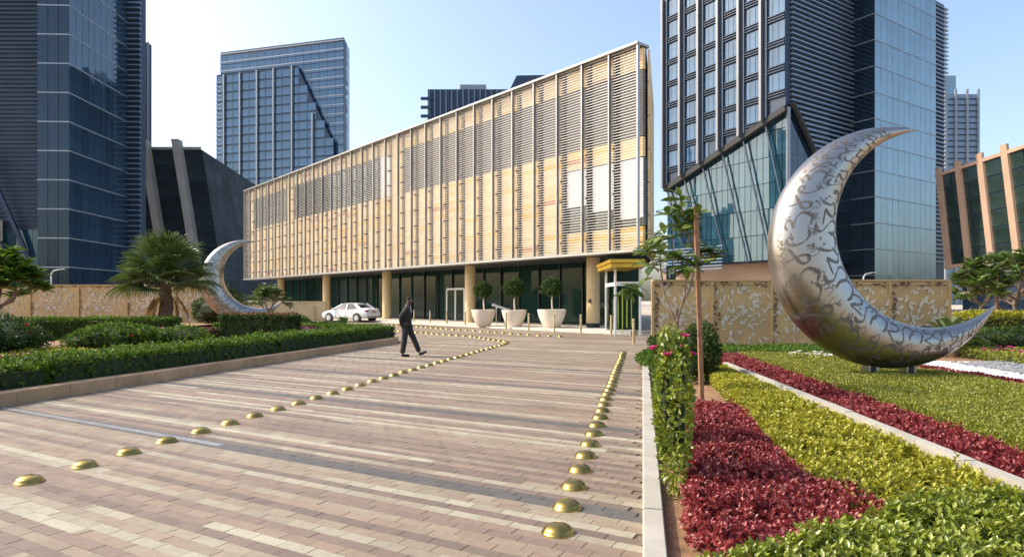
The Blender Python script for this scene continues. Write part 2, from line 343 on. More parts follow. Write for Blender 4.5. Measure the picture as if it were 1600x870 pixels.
def clipped(name, poly, z0, z1, dens, leaf, lm, core='core', label=None, cat='hedge', group=None, kind=None, lumpy=.03, shag=.5, lf=1.0, aspect=.5, depth=.07, sides=True, edge_round=.06, sprig=0):
    """a clipped planting with outline poly (xy), from z0 to z1: a twiggy core, and leaves on its top and sides"""
    cx, cy = np.mean([p[0] for p in poly]), np.mean([p[1] for p in poly])
    root = empty(name, (cx, cy, z0), 0, label, cat, group)
    if kind: root['kind'] = kind
    inset = min(.09, .3*(z1-z0)); c = MB()
    pp = [(cx+(x-cx)*(1-inset/max(.3, math.hypot(x-cx, y-cy))), cy+(y-cy)*(1-inset/max(.3, math.hypot(x-cx, y-cy)))) for x, y in poly]
    if sum((pp[i][0]*pp[(i+1) % len(pp)][1]-pp[(i+1) % len(pp)][0]*pp[i][1]) for i in range(len(pp))) < 0: pp = pp[::-1]
    c.prism(pp, z0, z1-max(.05, depth*.9)-lumpy); c.build('twigs', M[core], root)
    xs = [p[0] for p in poly]; ys = [p[1] for p in poly]; area = (max(xs)-min(xs))*(max(ys)-min(ys))
    n = int(area*dens); P = np.column_stack([RNG.uniform(min(xs), max(xs), n), RNG.uniform(min(ys), max(ys), n), np.zeros(n)])
    P = P[inpoly(P, poly)]; n = len(P)
    # round the shoulders
    dmin = np.full(n, 9.0)
    for i in range(len(poly)):
        a = np.array(poly[i]); b = np.array(poly[(i+1) % len(poly)]); ab = b-a; tt = np.clip(((P[:, :2]-a)@ab)/(ab@ab), 0, 1)
        dmin = np.minimum(dmin, np.linalg.norm(P[:, :2]-(a+tt[:, None]*ab), axis=1))
    rr = np.clip(1-dmin/max(edge_round, 1e-3), 0, 1)
    P[:, 2] = z1+lumpy*lump(P[:, 0], P[:, 1], lf)-edge_round*.8*rr**2-depth*RNG.random(n)**2
    Nn = np.tile([0, 0, 1.0], (n, 1)); PS = [P]; NS = [Nn]
    if sides:
        for i in range(len(poly)):
            a = np.array(poly[i]); b = np.array(poly[(i+1) % len(poly)]); ab = b-a; ln = np.linalg.norm(ab); k = int(ln*(z1-z0)*dens*.9)
            if k < 1: continue
            tt = RNG.random(k)[:, None]; q = a+tt*ab; nn = np.array([ab[1], -ab[0]])/ln
            if inpoly(np.array([(a+b)/2+nn*.02]), poly)[0]: nn = -nn
            zz = z0+.02+RNG.random(k)*(z1-z0-.03); dd = depth*RNG.random(k)**2-.02*lump(q[:, 0]*2, zz*2+q[:, 1], lf)
            q = q-nn*dd[:, None]; PS.append(np.column_stack([q, zz])); NS.append(np.tile([nn[0], nn[1], .25], (k, 1)))
    P = np.vstack(PS); Nn = np.vstack(NS); n = len(P)
    D = Nn*shag+unit(n)*.8+np.array([0, 0, .25]); L = leaf*RNG.uniform(.65, 1.35, n)
    clump = .5+.28*lump(P[:, 0]*1.7+P[:, 2], P[:, 1]*1.7, 1.0)
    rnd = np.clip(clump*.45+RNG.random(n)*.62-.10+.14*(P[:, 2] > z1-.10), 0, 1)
    if sprig:                                       # leaves stand in rosettes round shoot tips of uneven height
        k = max(1, n//sprig); pick = RNG.integers(0, n, k); own = RNG.integers(0, k, n); tip = P[pick]; tn = Nn[pick]; tn = tn/np.linalg.norm(tn, axis=1, keepdims=True)
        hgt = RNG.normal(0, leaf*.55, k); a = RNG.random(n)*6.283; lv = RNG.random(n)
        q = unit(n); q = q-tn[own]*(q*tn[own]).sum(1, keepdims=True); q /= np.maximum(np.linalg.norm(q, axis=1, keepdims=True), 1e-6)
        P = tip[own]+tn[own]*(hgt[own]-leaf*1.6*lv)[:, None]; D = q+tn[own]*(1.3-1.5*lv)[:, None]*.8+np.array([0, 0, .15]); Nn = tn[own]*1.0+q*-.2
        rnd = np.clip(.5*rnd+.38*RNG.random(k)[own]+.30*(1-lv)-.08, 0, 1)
    f = leafmesh('foliage', P, D, Nn+unit(n)*.5, L, L*aspect, G[lm], rnd, root)
    return root
def bush(name, c, r, n, leaf, lm, label=None, cat='bush', group=None, core='core', flowers=None, lumps=9, aspect=.5, stems=True, corek=.72):
    """a loose rounded bush: leaves over a few overlapping lobes, a twiggy core, short stems; c is the base centre, r = (rx, ry, height)"""
    root = empty(name, c, 0, label, cat, group); rx, ry, h = r
    lob = [(np.array([0, 0, .5*h]), np.array([rx*.8, ry*.8, h*.5]))]
    for i in range(lumps):
        a = random.uniform(0, 6.28); q = random.uniform(.35, .62); s = random.uniform(.32, .5)
        lob.append((np.array([math.cos(a)*rx*q, math.sin(a)*ry*q, h*random.uniform(.3, .72)]), np.array([rx*s, ry*s, h*s*.62])))
    core_ = MB()
    for cc, ss in lob: core_.lathe([(ss[0]*corek*math.sin(t), -ss[2]*corek*math.cos(t)) for t in np.linspace(.15, 2.99, 6)], (c[0]+cc[0], c[1]+cc[1], c[2]+max(cc[2], ss[2]*corek+.01)), 8)
    core_.build('twigs', M[core], root, True)
    PS = []; NS = []; w = np.array([s[0]*s[2] for _, s in lob]); w = w/w.sum()
    for (cc, ss), k in zip(lob, (w*n).astype(int)):
        u = unit(k); rad = 1-.28*RNG.random(k)**2; p = cc+u*ss*rad[:, None]; PS.append(p); NS.append(u)
    P = np.vstack(PS); Nn = np.vstack(NS); keep = P[:, 2] > .02
    for cc, ss in lob: keep &= (((P-cc)/ss)**2).sum(1) > .5
    P = P[keep]; Nn = Nn[keep]; k = len(P); D = Nn*.6+unit(k)*.8+np.array([0, 0, .2]); L = leaf*RNG.uniform(.6, 1.4, k)
    rnd = np.clip(.25+.3*lump(P[:, 0]*3, P[:, 1]*3+P[:, 2]*2)+RNG.random(k)*.55, 0, 1)
    leafmesh('foliage', P+np.array(c), D, Nn+unit(k)*.4, L, L*aspect, G[lm], rnd, root)
    if flowers:
        fm, nf, fs, zmin = flowers; idx = np.where(P[:, 2] > zmin*h)[0]; idx = RNG.choice(idx, min(nf, len(idx)), replace=False)
        for i in idx:
            q = P[i]+Nn[i]*leaf*.5+np.array(c); k = 9; a = np.arange(k)*2.4
            D = np.column_stack([np.cos(a), np.sin(a), np.full(k, .35)]); D = D+Nn[i]*.6
            leafmesh('flower', np.tile(q, (k, 1)), D, np.tile(Nn[i]+[0, 0, .4], (k, 1)), np.full(k, fs*.55), np.full(k, fs*.45), G[fm], RNG.random(k), root, kind=None)
    return root

# ================================================================== SETTING: ground, plaza, beds
def sheet(name, poly, z, m, parent=None, kind='structure', label=None, cat=None):
    b = MB(); b.add([(x, y, z) for x, y in poly], [tuple(range(len(poly)))]); o = b.build(name, m, parent)
    if parent is None: tag(o, label, cat, None, kind)
    return o
ground = sheet('ground', [(-2500, -600), (2500, -600), (2500, 4500), (-2500, 4500)], -.06, M['sand'], label='pale sandy ground beyond the forecourt and garden', cat='ground')

RK = .204                                                          # slope of the pale kerb between forecourt and garden: x = RK * y
KA, KB = Vector((-9.61, 2.8)), Vector((-4.45, 25.0))               # line of the sandstone kerb of the planted bed
bed_end = [(-4.45, 25.0), (-4.62, 26.0), (-5.2, 27.0), (-6.3, 27.9), (-9.0, 29.2), (-13.5, 31.0), (-19, 33.5)]
plaza_poly = [(KA.x-.1, KA.y), (.3, 1.6), (.6, 2.8), (4.2, 20.6), (4.9, 22.0), (22, 22.0), (22, 28), (12, 66), (-30, 92), (-42, 60), (-24, 40), (-19, 34.0)]+[(x, y) for x, y in bed_end[::-1]]
NROW = 197; N0 = NROW*PW
def clip_rows(poly, n0, keep_ge):
    out = []; k = len(poly); d = lambda p: (p[0]*RN[0]+p[1]*RN[1]-n0)*(1 if keep_ge else -1)
    for i in range(k):
        a, b = poly[i], poly[(i+1) % k]; da, db = d(a), d(b)
        if da >= 0: out.append(a)
        if (da >= 0) != (db >= 0): t = da/(da-db); out.append((a[0]+(b[0]-a[0])*t, a[1]+(b[1]-a[1])*t))
    return out
plaza = sheet('paved_forecourt', plaza_poly, -.012, M['joint'], label='striped pink and cream stone sett paving of the forecourt', cat='paving')
far_poly = clip_rows(plaza_poly, N0, True)
sheet('distant_paving', far_poly, 0.0, M['paving'], plaza)
# near setts, each a piece: rows r, columns c
pieces = []
for r in range(-20, NROW):
    off = (r*.37) % 1.0
    for c in range(-75, 75):
        u = (c+.5-off)*PL; n = (r+.5)*PW; x = RE[0]*u+RN[0]*n; y = RE[1]*u+RN[1]*n
        if y < 2.0 or y > 31 or abs(x) > .85*y+2.0: continue
        pieces.append((x, y, r, c))
PA = np.array([(p[0], p[1]) for p in pieces]); ok = inpoly(PA, plaza_poly); pieces = [p for p, k in zip(pieces, ok) if k]
hx, hy = PL/2-.0014, PW/2-.0014
b = MB(); t_ = .0018
b.add([(-hx+t_, -hy+t_, 0), (hx-t_, -hy+t_, 0), (hx-t_, hy-t_, 0), (-hx+t_, hy-t_, 0), (-hx, -hy, -.004), (hx, -hy, -.004), (hx, hy, -.004), (-hx, hy, -.004), (-hx, -hy, -.05), (hx, -hy, -.05), (hx, hy, -.05), (-hx, hy, -.05)],
      [(0, 1, 2, 3)]+[(i+4, (i+1) % 4+4, (i+1) % 4, i) for i in range(4)]+[(i+8, (i+1) % 4+8, (i+1) % 4+4, i+4) for i in range(4)])
sett_me = b.mesh('sett', M['paving'])
def in_view(p): return p[1] > 4.2 and abs(p[0]) < .8*p[1]
order = sorted(pieces, key=lambda p: (0 if in_view(p) else 1, p[1])); near, rest = order[:300], order[300:]
for (x, y, r, c) in near: link('sett', sett_me, plaza, (x, y, random.uniform(-.0015, .0015)), (random.uniform(-.004, .004), random.uniform(-.003, .003), ROW_A))
bv = np.array(b.v); ca, sa = math.cos(ROW_A), math.sin(ROW_A); bv = np.column_stack([bv[:, 0]*ca-bv[:, 1]*sa, bv[:, 0]*sa+bv[:, 1]*ca, bv[:, 2]])
mb = MB()
for (x, y, r, c) in rest:
    mb.add(bv+np.array([x, y, random.uniform(-.0015, .0015)]), b.f)
tag(mb.build('setts', M['paving'], plaza), kind='stuff')

# slot drain in the first dark row
dn = (DARK0+1.0)*PW
def rowpt(u, n, z): return Vector((RE[0]*u+RN[0]*n, RE[1]*u+RN[1]*n, z))
dr = empty('slot_drain', rowpt(-6.5, dn, 0), 0, 'thin bright metal drain slot let into the nearest dark paving band', 'drain')
mb = MB(); mb.bar(rowpt(-13.2, dn-.02, .002), rowpt(-6.5, dn-.02, .002), .022, .008); mb.build('rail', M['drain'], dr)
mb = MB(); mb.bar(rowpt(-13.2, dn+.03, .002), rowpt(-6.5, dn+.03, .002), .022, .008); mb.build('rail', M['drain'], dr)

# planted bed on the left: soil, sandstone kerb stones
bed_poly = [(KA.x-.02, KA.y)]+bed_end[:1]+bed_end[1:]+[(-19, 44), (-60, 44), (-40, 2.8)]
bed_soil = sheet('planting_bed_ground', bed_poly, .17, M['soil'], label='brown soil of the planted bed beside the forecourt', cat='soil')
kerb = empty('bed_kerb', (KA.x, KA.y, 0), 0, 'sandstone block kerb along the long clipped hedge', 'kerb')
path = [tuple(KA)]+bed_end; pts = [Vector(p) for p in path]
def walk(pts, step):
    out = [pts[0].copy()]; carry = 0
    for a, c in zip(pts[:-1], pts[1:]):
        d = (c-a).length; s = step-carry
        while s <= d: out.append(a+(c-a)*(s/d)); s += step
        carry = d-(s-step)
    return out
kp = walk(pts, .95)
for a, c in zip(kp[:-1], kp[1:]):
    t = (c-a).normalized(); nn = Vector((-t.y, t.x)); g = .004; w = .28
    a2, c2 = a+t*g, c-t*g; h = .215+random.uniform(-.003, .003)
    mb = MB(); o = Vector((a2.x, a2.y, -.02)); mb.loft([[(q.x+nn.x*p[0], q.y+nn.y*p[0], p[1]) for p in ((0, -.02), (0, h-.015), (.012, h), (w, h), (w, -.02))][::-1] for q in (a2, c2)])
    mb.build('kerb_stone', M['kerb'], kerb)

# pale kerb between forecourt and garden
pk = empty('garden_kerb', (RK*4, 4, 0), 0, 'pale stone kerb separating the paved forecourt from the garden beds', 'kerb')
a = Vector((RK*1.6, 1.6)); c = Vector((RK*20.4, 20.4)); kp = walk([a, c], .8); t = (c-a).normalized(); nn = Vector((t.y, -t.x))
for p, q in zip(kp[:-1], kp[1:]):
    p2, q2 = p+t*.004, q-t*.004; h = .12+random.uniform(-.002, .002); w = .15
    mb = MB(); mb.loft([[(s.x+nn.x*k[0], s.y+nn.y*k[0], k[1]) for k in ((0, -.05), (0, h-.012), (.012, h), (w-.01, h), (w, h-.01), (w, -.05))] for s in (p2, q2)])
    mb.build('kerb_stone', M['pale_kerb'], pk)

# ================================================================== the clad building
F0 = Vector((-31.5, 76.0)); F1 = Vector((6.6, 32.4)); FL = (F1-F0).length; FE = (F1-F0)/FL; FN = Vector((FE.y, -FE.x))
if FN.y > 0: FN = -FN
def fp(s, off, z): p = F0+FE*s+FN*off; return Vector((p.x, p.y, z))
Z0, Z1 = 4.27, 14.7; NB = 30; BW = FL/NB
bl = empty('clad_building', (F1.x, F1.y, 0), 0, 'long low building clad in cream baguettes behind pale louvres', 'building')
E3, FE3, FN3 = Vector((0, 0, 1)), Vector((FE.x, FE.y, 0)), Vector((FN.x, FN.y, 0))
mb = MB(); q0, q1 = fp(0, -.5, 0), fp(FL, -.5, 0); mb.prism([(q0.x, q0.y), (q1.x-.12, q1.y), (9.3, 42.6), (12.6, 66), (-20, 100)], Z0+.05, Z1-.15); mb.build('upper_wall', M['darkback'], bl)
mb = MB(); mb.prism([(fp(0, -4.9, 0).x, fp(0, -4.9, 0).y), (fp(FL-4.3, -4.9, 0).x, fp(FL-4.3, -4.9, 0).y), (11.2, 62), (-20, 99)], 0, Z0); mb.build('lower_wall', M['darkback'], bl)
mb = MB(); mb.pbox(fp(0, .42, Z1-.12), FE3*FL, -FN3*1.0, E3*.12); mb.build('roof_edge', M['mullion'], bl)
mb = MB(); mb.pbox(fp(0, .42, Z0-.14), FE3*FL, -FN3*.95, E3*.14); mb.build('lower_edge', M['mullion'], bl)
mb = MB(); s0, s1, s2, s3 = fp(0, -.55, 0), fp(FL-.7, -.55, 0), fp(FL-4.2, -4.85, 0), fp(0, -4.85, 0); mb.prism([(p.x, p.y) for p in (s0, s1, s2, s3)], Z0-.1, Z0-.04); mb.build('soffit', M['darkback'], bl)
# cladding of the near end wall
ea, eb = Vector((q1.x-.05, q1.y-.05, 0)), Vector((9.33, 42.5, 0)); ev = eb-ea; en = Vector((ev.y, -ev.x, 0)).normalized()
for i in range(4):
    for j in range(6):
        mb = MB(); mb.pbox(ea+ev*(i/4)+ev.normalized()*.03+E3*(Z0+.08+j*1.70), ev*(.25)-ev.normalized()*.06, en*.10, E3*1.64); mb.build('end_panel', M['terracotta'], bl)
# panels behind the louvres
def panel(i, za, zb, m, name='cladding_panel', off=-.1):
    mb = MB(); mb.pbox(fp(i*BW+.42, off, za), FE3*(BW-.46), -FN3*.2, E3*(zb-za)); return mb.build(name, M[m], bl)
for i in range(NB):
    glaz = 'solid'
    if i <= 5 and i > 0: glaz = 'greyclad'
    if 7 <= i <= 15: glaz = 'darkglass'
    if i == 16: glaz = 'whiteblind'
    if i >= 18: glaz = 'greyclad'
    panel(i, 13.45, Z1-.2, 'terracotta')
    if glaz == 'solid': panel(i, 10.05, 13.4, 'terracotta')
    elif glaz == 'greyclad':
        panel(i, 10.05, 13.4, 'greyclad', 'louvre_panel')
    else: panel(i, 10.05, 13.4, glaz, 'window', -.14)
    if i >= 27:
        panel(i, 9.0, 10.0, 'terracotta')
        panel(i, 5.5, 8.95, 'darkglass', 'window', -.2)
        mb = MB(); zz = [6.9, 6.5, 5.9][i-27] if i < 30 else 6; mb.pbox(fp(i*BW+.42, -.11, zz), FE3*(BW-.46), -FN3*.04, E3*(8.94-zz)); mb.build('blind', M['whiteblind'], bl)
        panel(i, Z0+.05, 5.45, 'terracotta')
    else: panel(i, Z0+.05, 10.0, 'terracotta')
for i in range(NB+1):
    s = min(max(i*BW, .06), FL-.06)
    mb = MB(); mb.pbox(fp(s-.035, .36, Z0-.12), FE3*.07, -FN3*.18, E3*(Z1-Z0+.1)); mb.build('mullion', M['mullion'], bl)
    if i < NB:
        mb = MB()
        for k in range(9):
            z = Z0+.6+k*1.18
            mb.pbox(fp(i*BW+.1, .14, z), FE3*.22, -FN3*.4, E3*.13)
        tag(mb.build('bracket_row', M['bracket'], bl), kind='stuff')
mb = MB(); ns = 70
for k in range(ns):
    z = Z0+.1+k*(Z1-Z0-.3)/(ns-1); mb.pbox(fp(.05, .20, z), FE3*(FL-.1), -FN3*.045, E3*.027)
tag(mb.build('louvre_slats', M['slat'], bl), kind='stuff')
# ground floor: glass panes, mullions, door, columns
gp = int((FL-4.2)/2.05); gw = (FL-4.2)/gp
mb = MB(); mb.pbox((-gw/2+.03, 0, 0), (gw-.06, 0, 0), (0, .04, 0), (0, 0, Z0-.35)); pane_me = mb.mesh('glass_pane', M['greenglass'])
mb = MB(); mb.pbox((-.035, -.08, 0), (.07, 0, 0), (0, .16, 0), (0, 0, Z0-.2)); mul_me = mb.mesh('glass_mullion', M['black'])
ang = math.atan2(FE.y, FE.x); bo = Vector(bl.location)
for i in range(gp):
    p = fp((i+.5)*gw, -4.7, .22); link('glass_pane', pane_me, bl, p-bo, (random.uniform(-.006, .006), 0, ang+random.uniform(-.012, .012)))
    p = fp(i*gw, -4.66, .12); link('glass_mullion', mul_me, bl, p-bo, (0, 0, ang))
dp = [fp(34.6, -4.5, .12), fp(37.0, -4.5, .12)]
door = MB()
for a, c in ((dp[0], dp[0]+E3*2.5), (dp[1], dp[1]+E3*2.5), ((dp[0]+dp[1])/2, (dp[0]+dp[1])/2+E3*2.5), (dp[0]+E3*2.5, dp[1]+E3*2.5)): door.bar(a, c, .16, .16, (FN.x, FN.y, 0))
do = door.build('door_frame', M['white'], bl)
for k in (.25, .75):
    c = dp[0].lerp(dp[1], k); mb = MB(); mb.pbox(c-FE3*.5+FN3*.02, FE3*1.0, -FN3*.03, E3*2.4); mb.build('door_leaf', M['greenglass'], do)
for k in range(5):
    s = 52.9-11.8*k; p = fp(s, -1.9, 0)
    mb = MB(); mb.lathe([(.39, .35), (.39, Z0-.1)], (p.x, p.y, 0), 28); o = mb.build('column', M['column'], bl, True)
    mb = MB(); mb.lathe([(.41, .0), (.41, .36)], (p.x, p.y, 0), 28); mb.build('column_base', M['black'] if k == 0 else M['column'], o, True)
    if k == 0:
        mb = MB(); mb.pbox((p.x-.32, p.y-.40, 1.55), (.16, -.02, 0), (0, .1, 0), (0, 0, .2)); mb.build('plaque', M['greyclad'], o)
# pale walk along the foot of the building
wk = [fp(-2, -5, 0), fp(-2, 1.7, 0), fp(FL+.6, 1.7, 0), fp(FL-4.4, -5, 0)]
mb = MB(); mb.prism([(p.x, p.y) for p in wk], -.03, .11); tag(mb.build('pale_walkway', M['limestone']), 'pale stone walkway under the overhanging clad building', 'walkway', None, 'structure')

# entrance canopy and glass lobby at the near end
ca = empty('entrance_canopy', (5.2, 31, 0), 0, 'gold edged canopy over the glass entrance at the near end', 'canopy')
mb = MB(); mb.box(4.55, 6.15, 29.6, 34.5, 3.42, 3.58); mb.build('canopy_slab', M['goldpaint'], ca)
mb = MB(); mb.box(4.60, 6.1, 29.75, 34.4, 3.22, 3.4); mb.build('canopy_soffit', M['goldpaint'], ca)
lb = empty('glass_lobby', (5.6, 32.4, 0), 0, 'white framed glass entrance lobby below the gold canopy', 'entrance')
for x, y in ((5.0, 31.0), (5.0, 34.0), (6.2, 31.0)):
    mb = MB(); mb.box(x-.05, x+.05, y-.05, y+.05, .0, 3.2); mb.build('post', M['white'], lb)
mb = MB(); mb.box(5.1, 6.88, 34.25, 34.4, .12, 4.1); mb.build('rear_glazing', M['greenglass'], lb)
mb = MB(); mb.box(5.05, 6.15, 30.92, 31.04, 2.38, 2.58); mb.build('header', M['white'], lb)
mb = MB(); mb.box(4.94, 5.02, 31.05, 33.95, 2.38, 2.55); mb.build('side_header', M['white'], lb)
mb = MB(); mb.box(5.06, 6.14, 30.99, 31.01, .05, 2.37); 
gl = bpy.data.materials.new('clear_glass'); gl.use_nodes = True; gp_ = gl.node_tree.nodes['Principled BSDF']; gp_.inputs['Base Color'].default_value = (.9, .95, .92, 1); gp_.inputs['Transmission Weight'].default_value = 1; gp_.inputs['Roughness'].default_value = 0; gp_.inputs['IOR'].default_value = 1.05; gp_.inputs['Specular IOR Level'].default_value = 1
M['clear'] = gl; mb.build('front_pane', gl, lb)
mb = MB(); mb.box(4.99, 5.01, 31.06, 33.94, .05, 2.37); mb.build('side_pane', gl, lb)
M['lime'] = mat('lime_rod', (.40, .42, .06), .5, var=.2)
for k in range(14):
    x = 5.12+k*.075; h0 = random.uniform(.1, .8); mb = MB(); mb.bar((x, 32.2+(k % 3)*.5, h0), (x, 32.2+(k % 3)*.5, random.uniform(1.3, 2.4)), .035, .035); mb.build('decor_rod', M['lime'], lb)

# ================================================================== towers
def facegeo(O, u): u = Vector((u[0], u[1], 0)).normalized(); n = Vector((u.y, -u.x, 0)); return Vector((O[0], O[1], 0)), u, n, math.atan2(u.y, u.x)
def curtain(root, O, u, W, za, zb, nu, nv, m, gap=.07, off=.0, tilt=.003, keep=None, name='pane', lean=0.0, joined=False, vgap=None):
    O, u, n, rz = facegeo(O, u); pw, ph = W/nu, (zb-za)/nv; g2 = vgap if vgap else gap
    mb = MB(); hw, hh = pw/2-gap/2, ph/2-g2/2; sh = lean*hh
    mb.add([(-hw+sh, 0, -hh), (hw+sh, 0, -hh), (hw-sh, 0, hh), (-hw-sh, 0, hh), (-hw+sh, .08, -hh), (hw+sh, .08, -hh), (hw-sh, .08, hh), (-hw-sh, .08, hh)],
           [(0, 1, 2, 3), (4, 7, 6, 5), (0, 4, 5, 1), (1, 5, 6, 2), (2, 6, 7, 3), (3, 7, 4, 0)])
    me = mb.mesh(name, M[m]); bo = Vector(root.location); J = MB()
    for i in range(nu):
        for j in range(nv):
            s = (i+.5)*pw; z = za+(j+.5)*ph
            if keep and not keep(s, z): continue
            p = O+u*(s-lean*(z-za))+n*off; p.z = z
            if joined: J.add([p+u*v[0]-n*v[1]+Vector((0, 0, v[2])) for v in map(Vector, mb.v)], mb.f)
            else: link(name, me, root, p-bo, (random.gauss(0, tilt), 0, rz+random.gauss(0, tilt)))
    if joined: tag(J.build(name+'s', M[m], root), kind='stuff')
def hbars(root, O, u, W, zs, h, d, m, name='transom', joined=False, off=0, lean=0, z_ref=0):
    O, u, n, rz = facegeo(O, u); J = MB(); bo = Vector(root.location)
    b1 = MB(); b1.pbox((0, -d, -h/2), (W, 0, 0), (0, d+.02, 0), (0, 0, h)); me = b1.mesh(name, M[m])
    for z in zs:
        p = O+n*off-u*lean*(z-z_ref); p.z = z
        if joined: J.pbox(p+n*d-E3*h/2, u*W, -n*(d+.02), E3*h)
        else: link(name, me, root, p-bo, (0, 0, rz))
    if joined: tag(J.build(name+'s', M[m], root), kind='stuff')
def vbars(root, O, u, ss, za, zb, w, d, m, name='fin', off=0, joined=False, lean=0, zref=None):
    O, u, n, rz = facegeo(O, u); bo = Vector(root.location); J = MB(); zref = za if zref is None else zref
    for s in ss:
        a = s if not hasattr(s, '__len__') else s[0]; z0, z1 = (za, zb) if not hasattr(s, '__len__') else s[1:]
        p = O+u*(a-w/2-lean*(z0-zref))+n*(off+d); p.z = z0
        mb = J if joined else MB(); mb.pbox(p, u*w, -n*(d+.02), E3*(z1-z0)-u*lean*(z1-z0))
        if not joined: mb.build(name, M[m], root)
    if joined: tag(J.build(name+'s', M[m], root), kind='stuff')

# left tower
T = empty('glass_tower', (-62.3, 90, 0), 0, 'dark blue glass tower at the left edge behind the gold wall', 'tower')
C = Vector((-62.3, 90, 0)); ur = Vector((-.05, 1, 0)).normalized(); uf = Vector((1, .05, 0)).normalized(); TH = 51.3
mb = MB(); inn = C+uf*-.12+ur*.12
a_, b_, c_, d_ = C-uf*.12+ur*.12-uf*4.2, C-uf*.12+ur*.12, C-uf*.12+ur*15.0, C-uf*4.3+ur*15.0
mb.prism([(p.x, p.y) for p in (a_, b_, c_, d_)], 0, TH); mb.build('core', M['navyclad'], T)
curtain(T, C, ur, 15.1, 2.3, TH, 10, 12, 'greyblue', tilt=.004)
curtain(T, C-uf*4.3, uf, 4.3, 2.3, TH, 3, 12, 'navyglass', tilt=.004)  # darker glass colour paints in a neighbour's dark reflection on this face
fz = [2.3+k*(TH-2.3)/12 for k in range(1, 12)]
hbars(T, C, ur, 15.1, fz, .16, .06, 'transom'); hbars(T, C-uf*4.3, uf, 4.36, fz, .16, .06, 'transom')
hbars(T, C-uf*4.3, uf, 4.36, [1.0], 2.4, .1, 'navyclad', 'plinth'); hbars(T, C, ur, 15.1, [1.0], 2.4, .1, 'navyclad', 'plinth')
Wg = Vector((-92, 92.2, 0)); mb = MB(); mb.box(-92, -66.5, 92.5, 106, 0, TH+4); mb.build('wing_wall', M['navyclad'], T)
hbars(T, (-92, 92.5, 0), (1, 0), 25.4, [12+k*.62 for k in range(70)], .10, .30, 'navyclad', 'louvre', joined=True)
curtain(T, (-92, 92.45, 0), (1, 0), 25.3, 1.5, 12, 10, 2, 'teal')
for k in range(2): mb = MB(); x = -75.6+k*3.1; mb.bar((x-3.2, 90.6, 24), (x+3.0, 91.9, 8), .45, .5); mb.build('raking_brace', M['navyclad'], T)
mb = MB(); mb.box(-92, -73.2, 90.4, 92, 0, 13.2); mb.build('podium', M['limestone'], T)
mb = MB(); mb.box(-66, -61.2, 105.3, 107, 0, TH+6); mb.build('rear_wing', M['navyclad'], T)
hbars(T, (-66, 105.3, 0), (1, 0), 5.0, [8+k*.85 for k in range(57)], .2, .5, 'steelblue', 'rear_louvre', joined=True)
T1b = empty('narrow_tower', (-74.5, 131, 0), 0, 'narrow dark tower sliver just beside the left glass tower', 'tower')
mb = MB(); mb.box(-80, -74.6, 131, 132.5, 0, 54.5); mb.build('wall', M['navyclad'], T1b)
vbars(T1b, (-80, 131, 0), (1, 0), [.8, 2, 3.2, 4.4, 5.6], 0, 54.5, .25, .3, 'finmetal')

# leaning dark building with concrete fins (left) and its twin (right)
def leaning(name, label, O, u, W, za, zb, lean, depth, cols, rows, mg, mfin, fins, roofm, side=None, fin_top=1.6, fw=1.5, under=None, fd=1.6):
    rt = empty(name, (O[0], O[1], 0), 0, label, 'building'); O_, u, n, rz = facegeo(O, u); H = zb-za
    dv = Vector((depth[0], depth[1], 0)); mb = MB(); o = O_-n*.12; o.z = za
    mb.pbox(o, u*W, dv, E3*H-u*lean*H); mb.build('core', M['navyclad'], rt)
    curtain(rt, O, u, W, za, zb, cols, rows, mg, gap=.12, lean=lean, tilt=.006, vgap=.25)
    vbars(rt, O, u, fins, za-.5, zb+fin_top, fw, fd, mfin, 'fin', lean=lean, zref=za)
    hbars(rt, O, u, W, [za+.0, zb+.2], .5, .3, roofm, 'edge_beam', lean=lean, z_ref=za)
    if side:                                        # a plain side face receding from the right end
        so = O_+u*W; so.z = za; us = dv.normalized(); nn = Vector((us.y, -us.x, 0)); mb2 = MB(); ln = dv.length; k = 9
        for j in range(rows):
            for i in range(k):
                z0_ = za+H*j/rows+.06; z1_ = za+H*(j+1)/rows-.06
                p0 = so+us*(ln*i/k+.06)-u*lean*(z0_-za)+nn*.06; p1 = so+us*(ln*i/k+.06)-u*lean*(z1_-za)+nn*.06; w_ = us*(ln/k-.12)
                p0.z = z0_; p1.z = z1_; m3 = MB(); m3.add([p0, p0+w_, p1+w_, p1], [(0, 1, 2, 3)]); m3.build('side_pane', M[side], rt)
    if under: mb = MB(); mb.pbox(Vector((O_.x, O_.y, 0))+u*1-n*2.0, u*(W-2), dv*.9, E3*za); mb.build('undercroft', M[under], rt)
    return rt
leaning('leaning_building', 'dark leaning glass building with grey concrete fins behind the palm', (-73.5, 120), (1, 0), 19.6, 3, 30, .16, (-5.4, 44), 4, 9, 'slateglass', 'concrete', [3.2, 9.6, 15.6], 'concrete', side='darkside', fw=1.3)
leaning('raked_building', 'low glass building with tan raked stone fins at the right edge', (70.5, 104), (-.08, -1), 36, 7.2, 22.2, .17, (22, 0), 9, 6, 'darkglass', 'tanstone', [1.0, 6.2, 11.5, 16.8, 22.1, 27.4, 32.7], 'tanstone', fin_top=1.4, fw=1.3, under='navyclad', fd=.35)

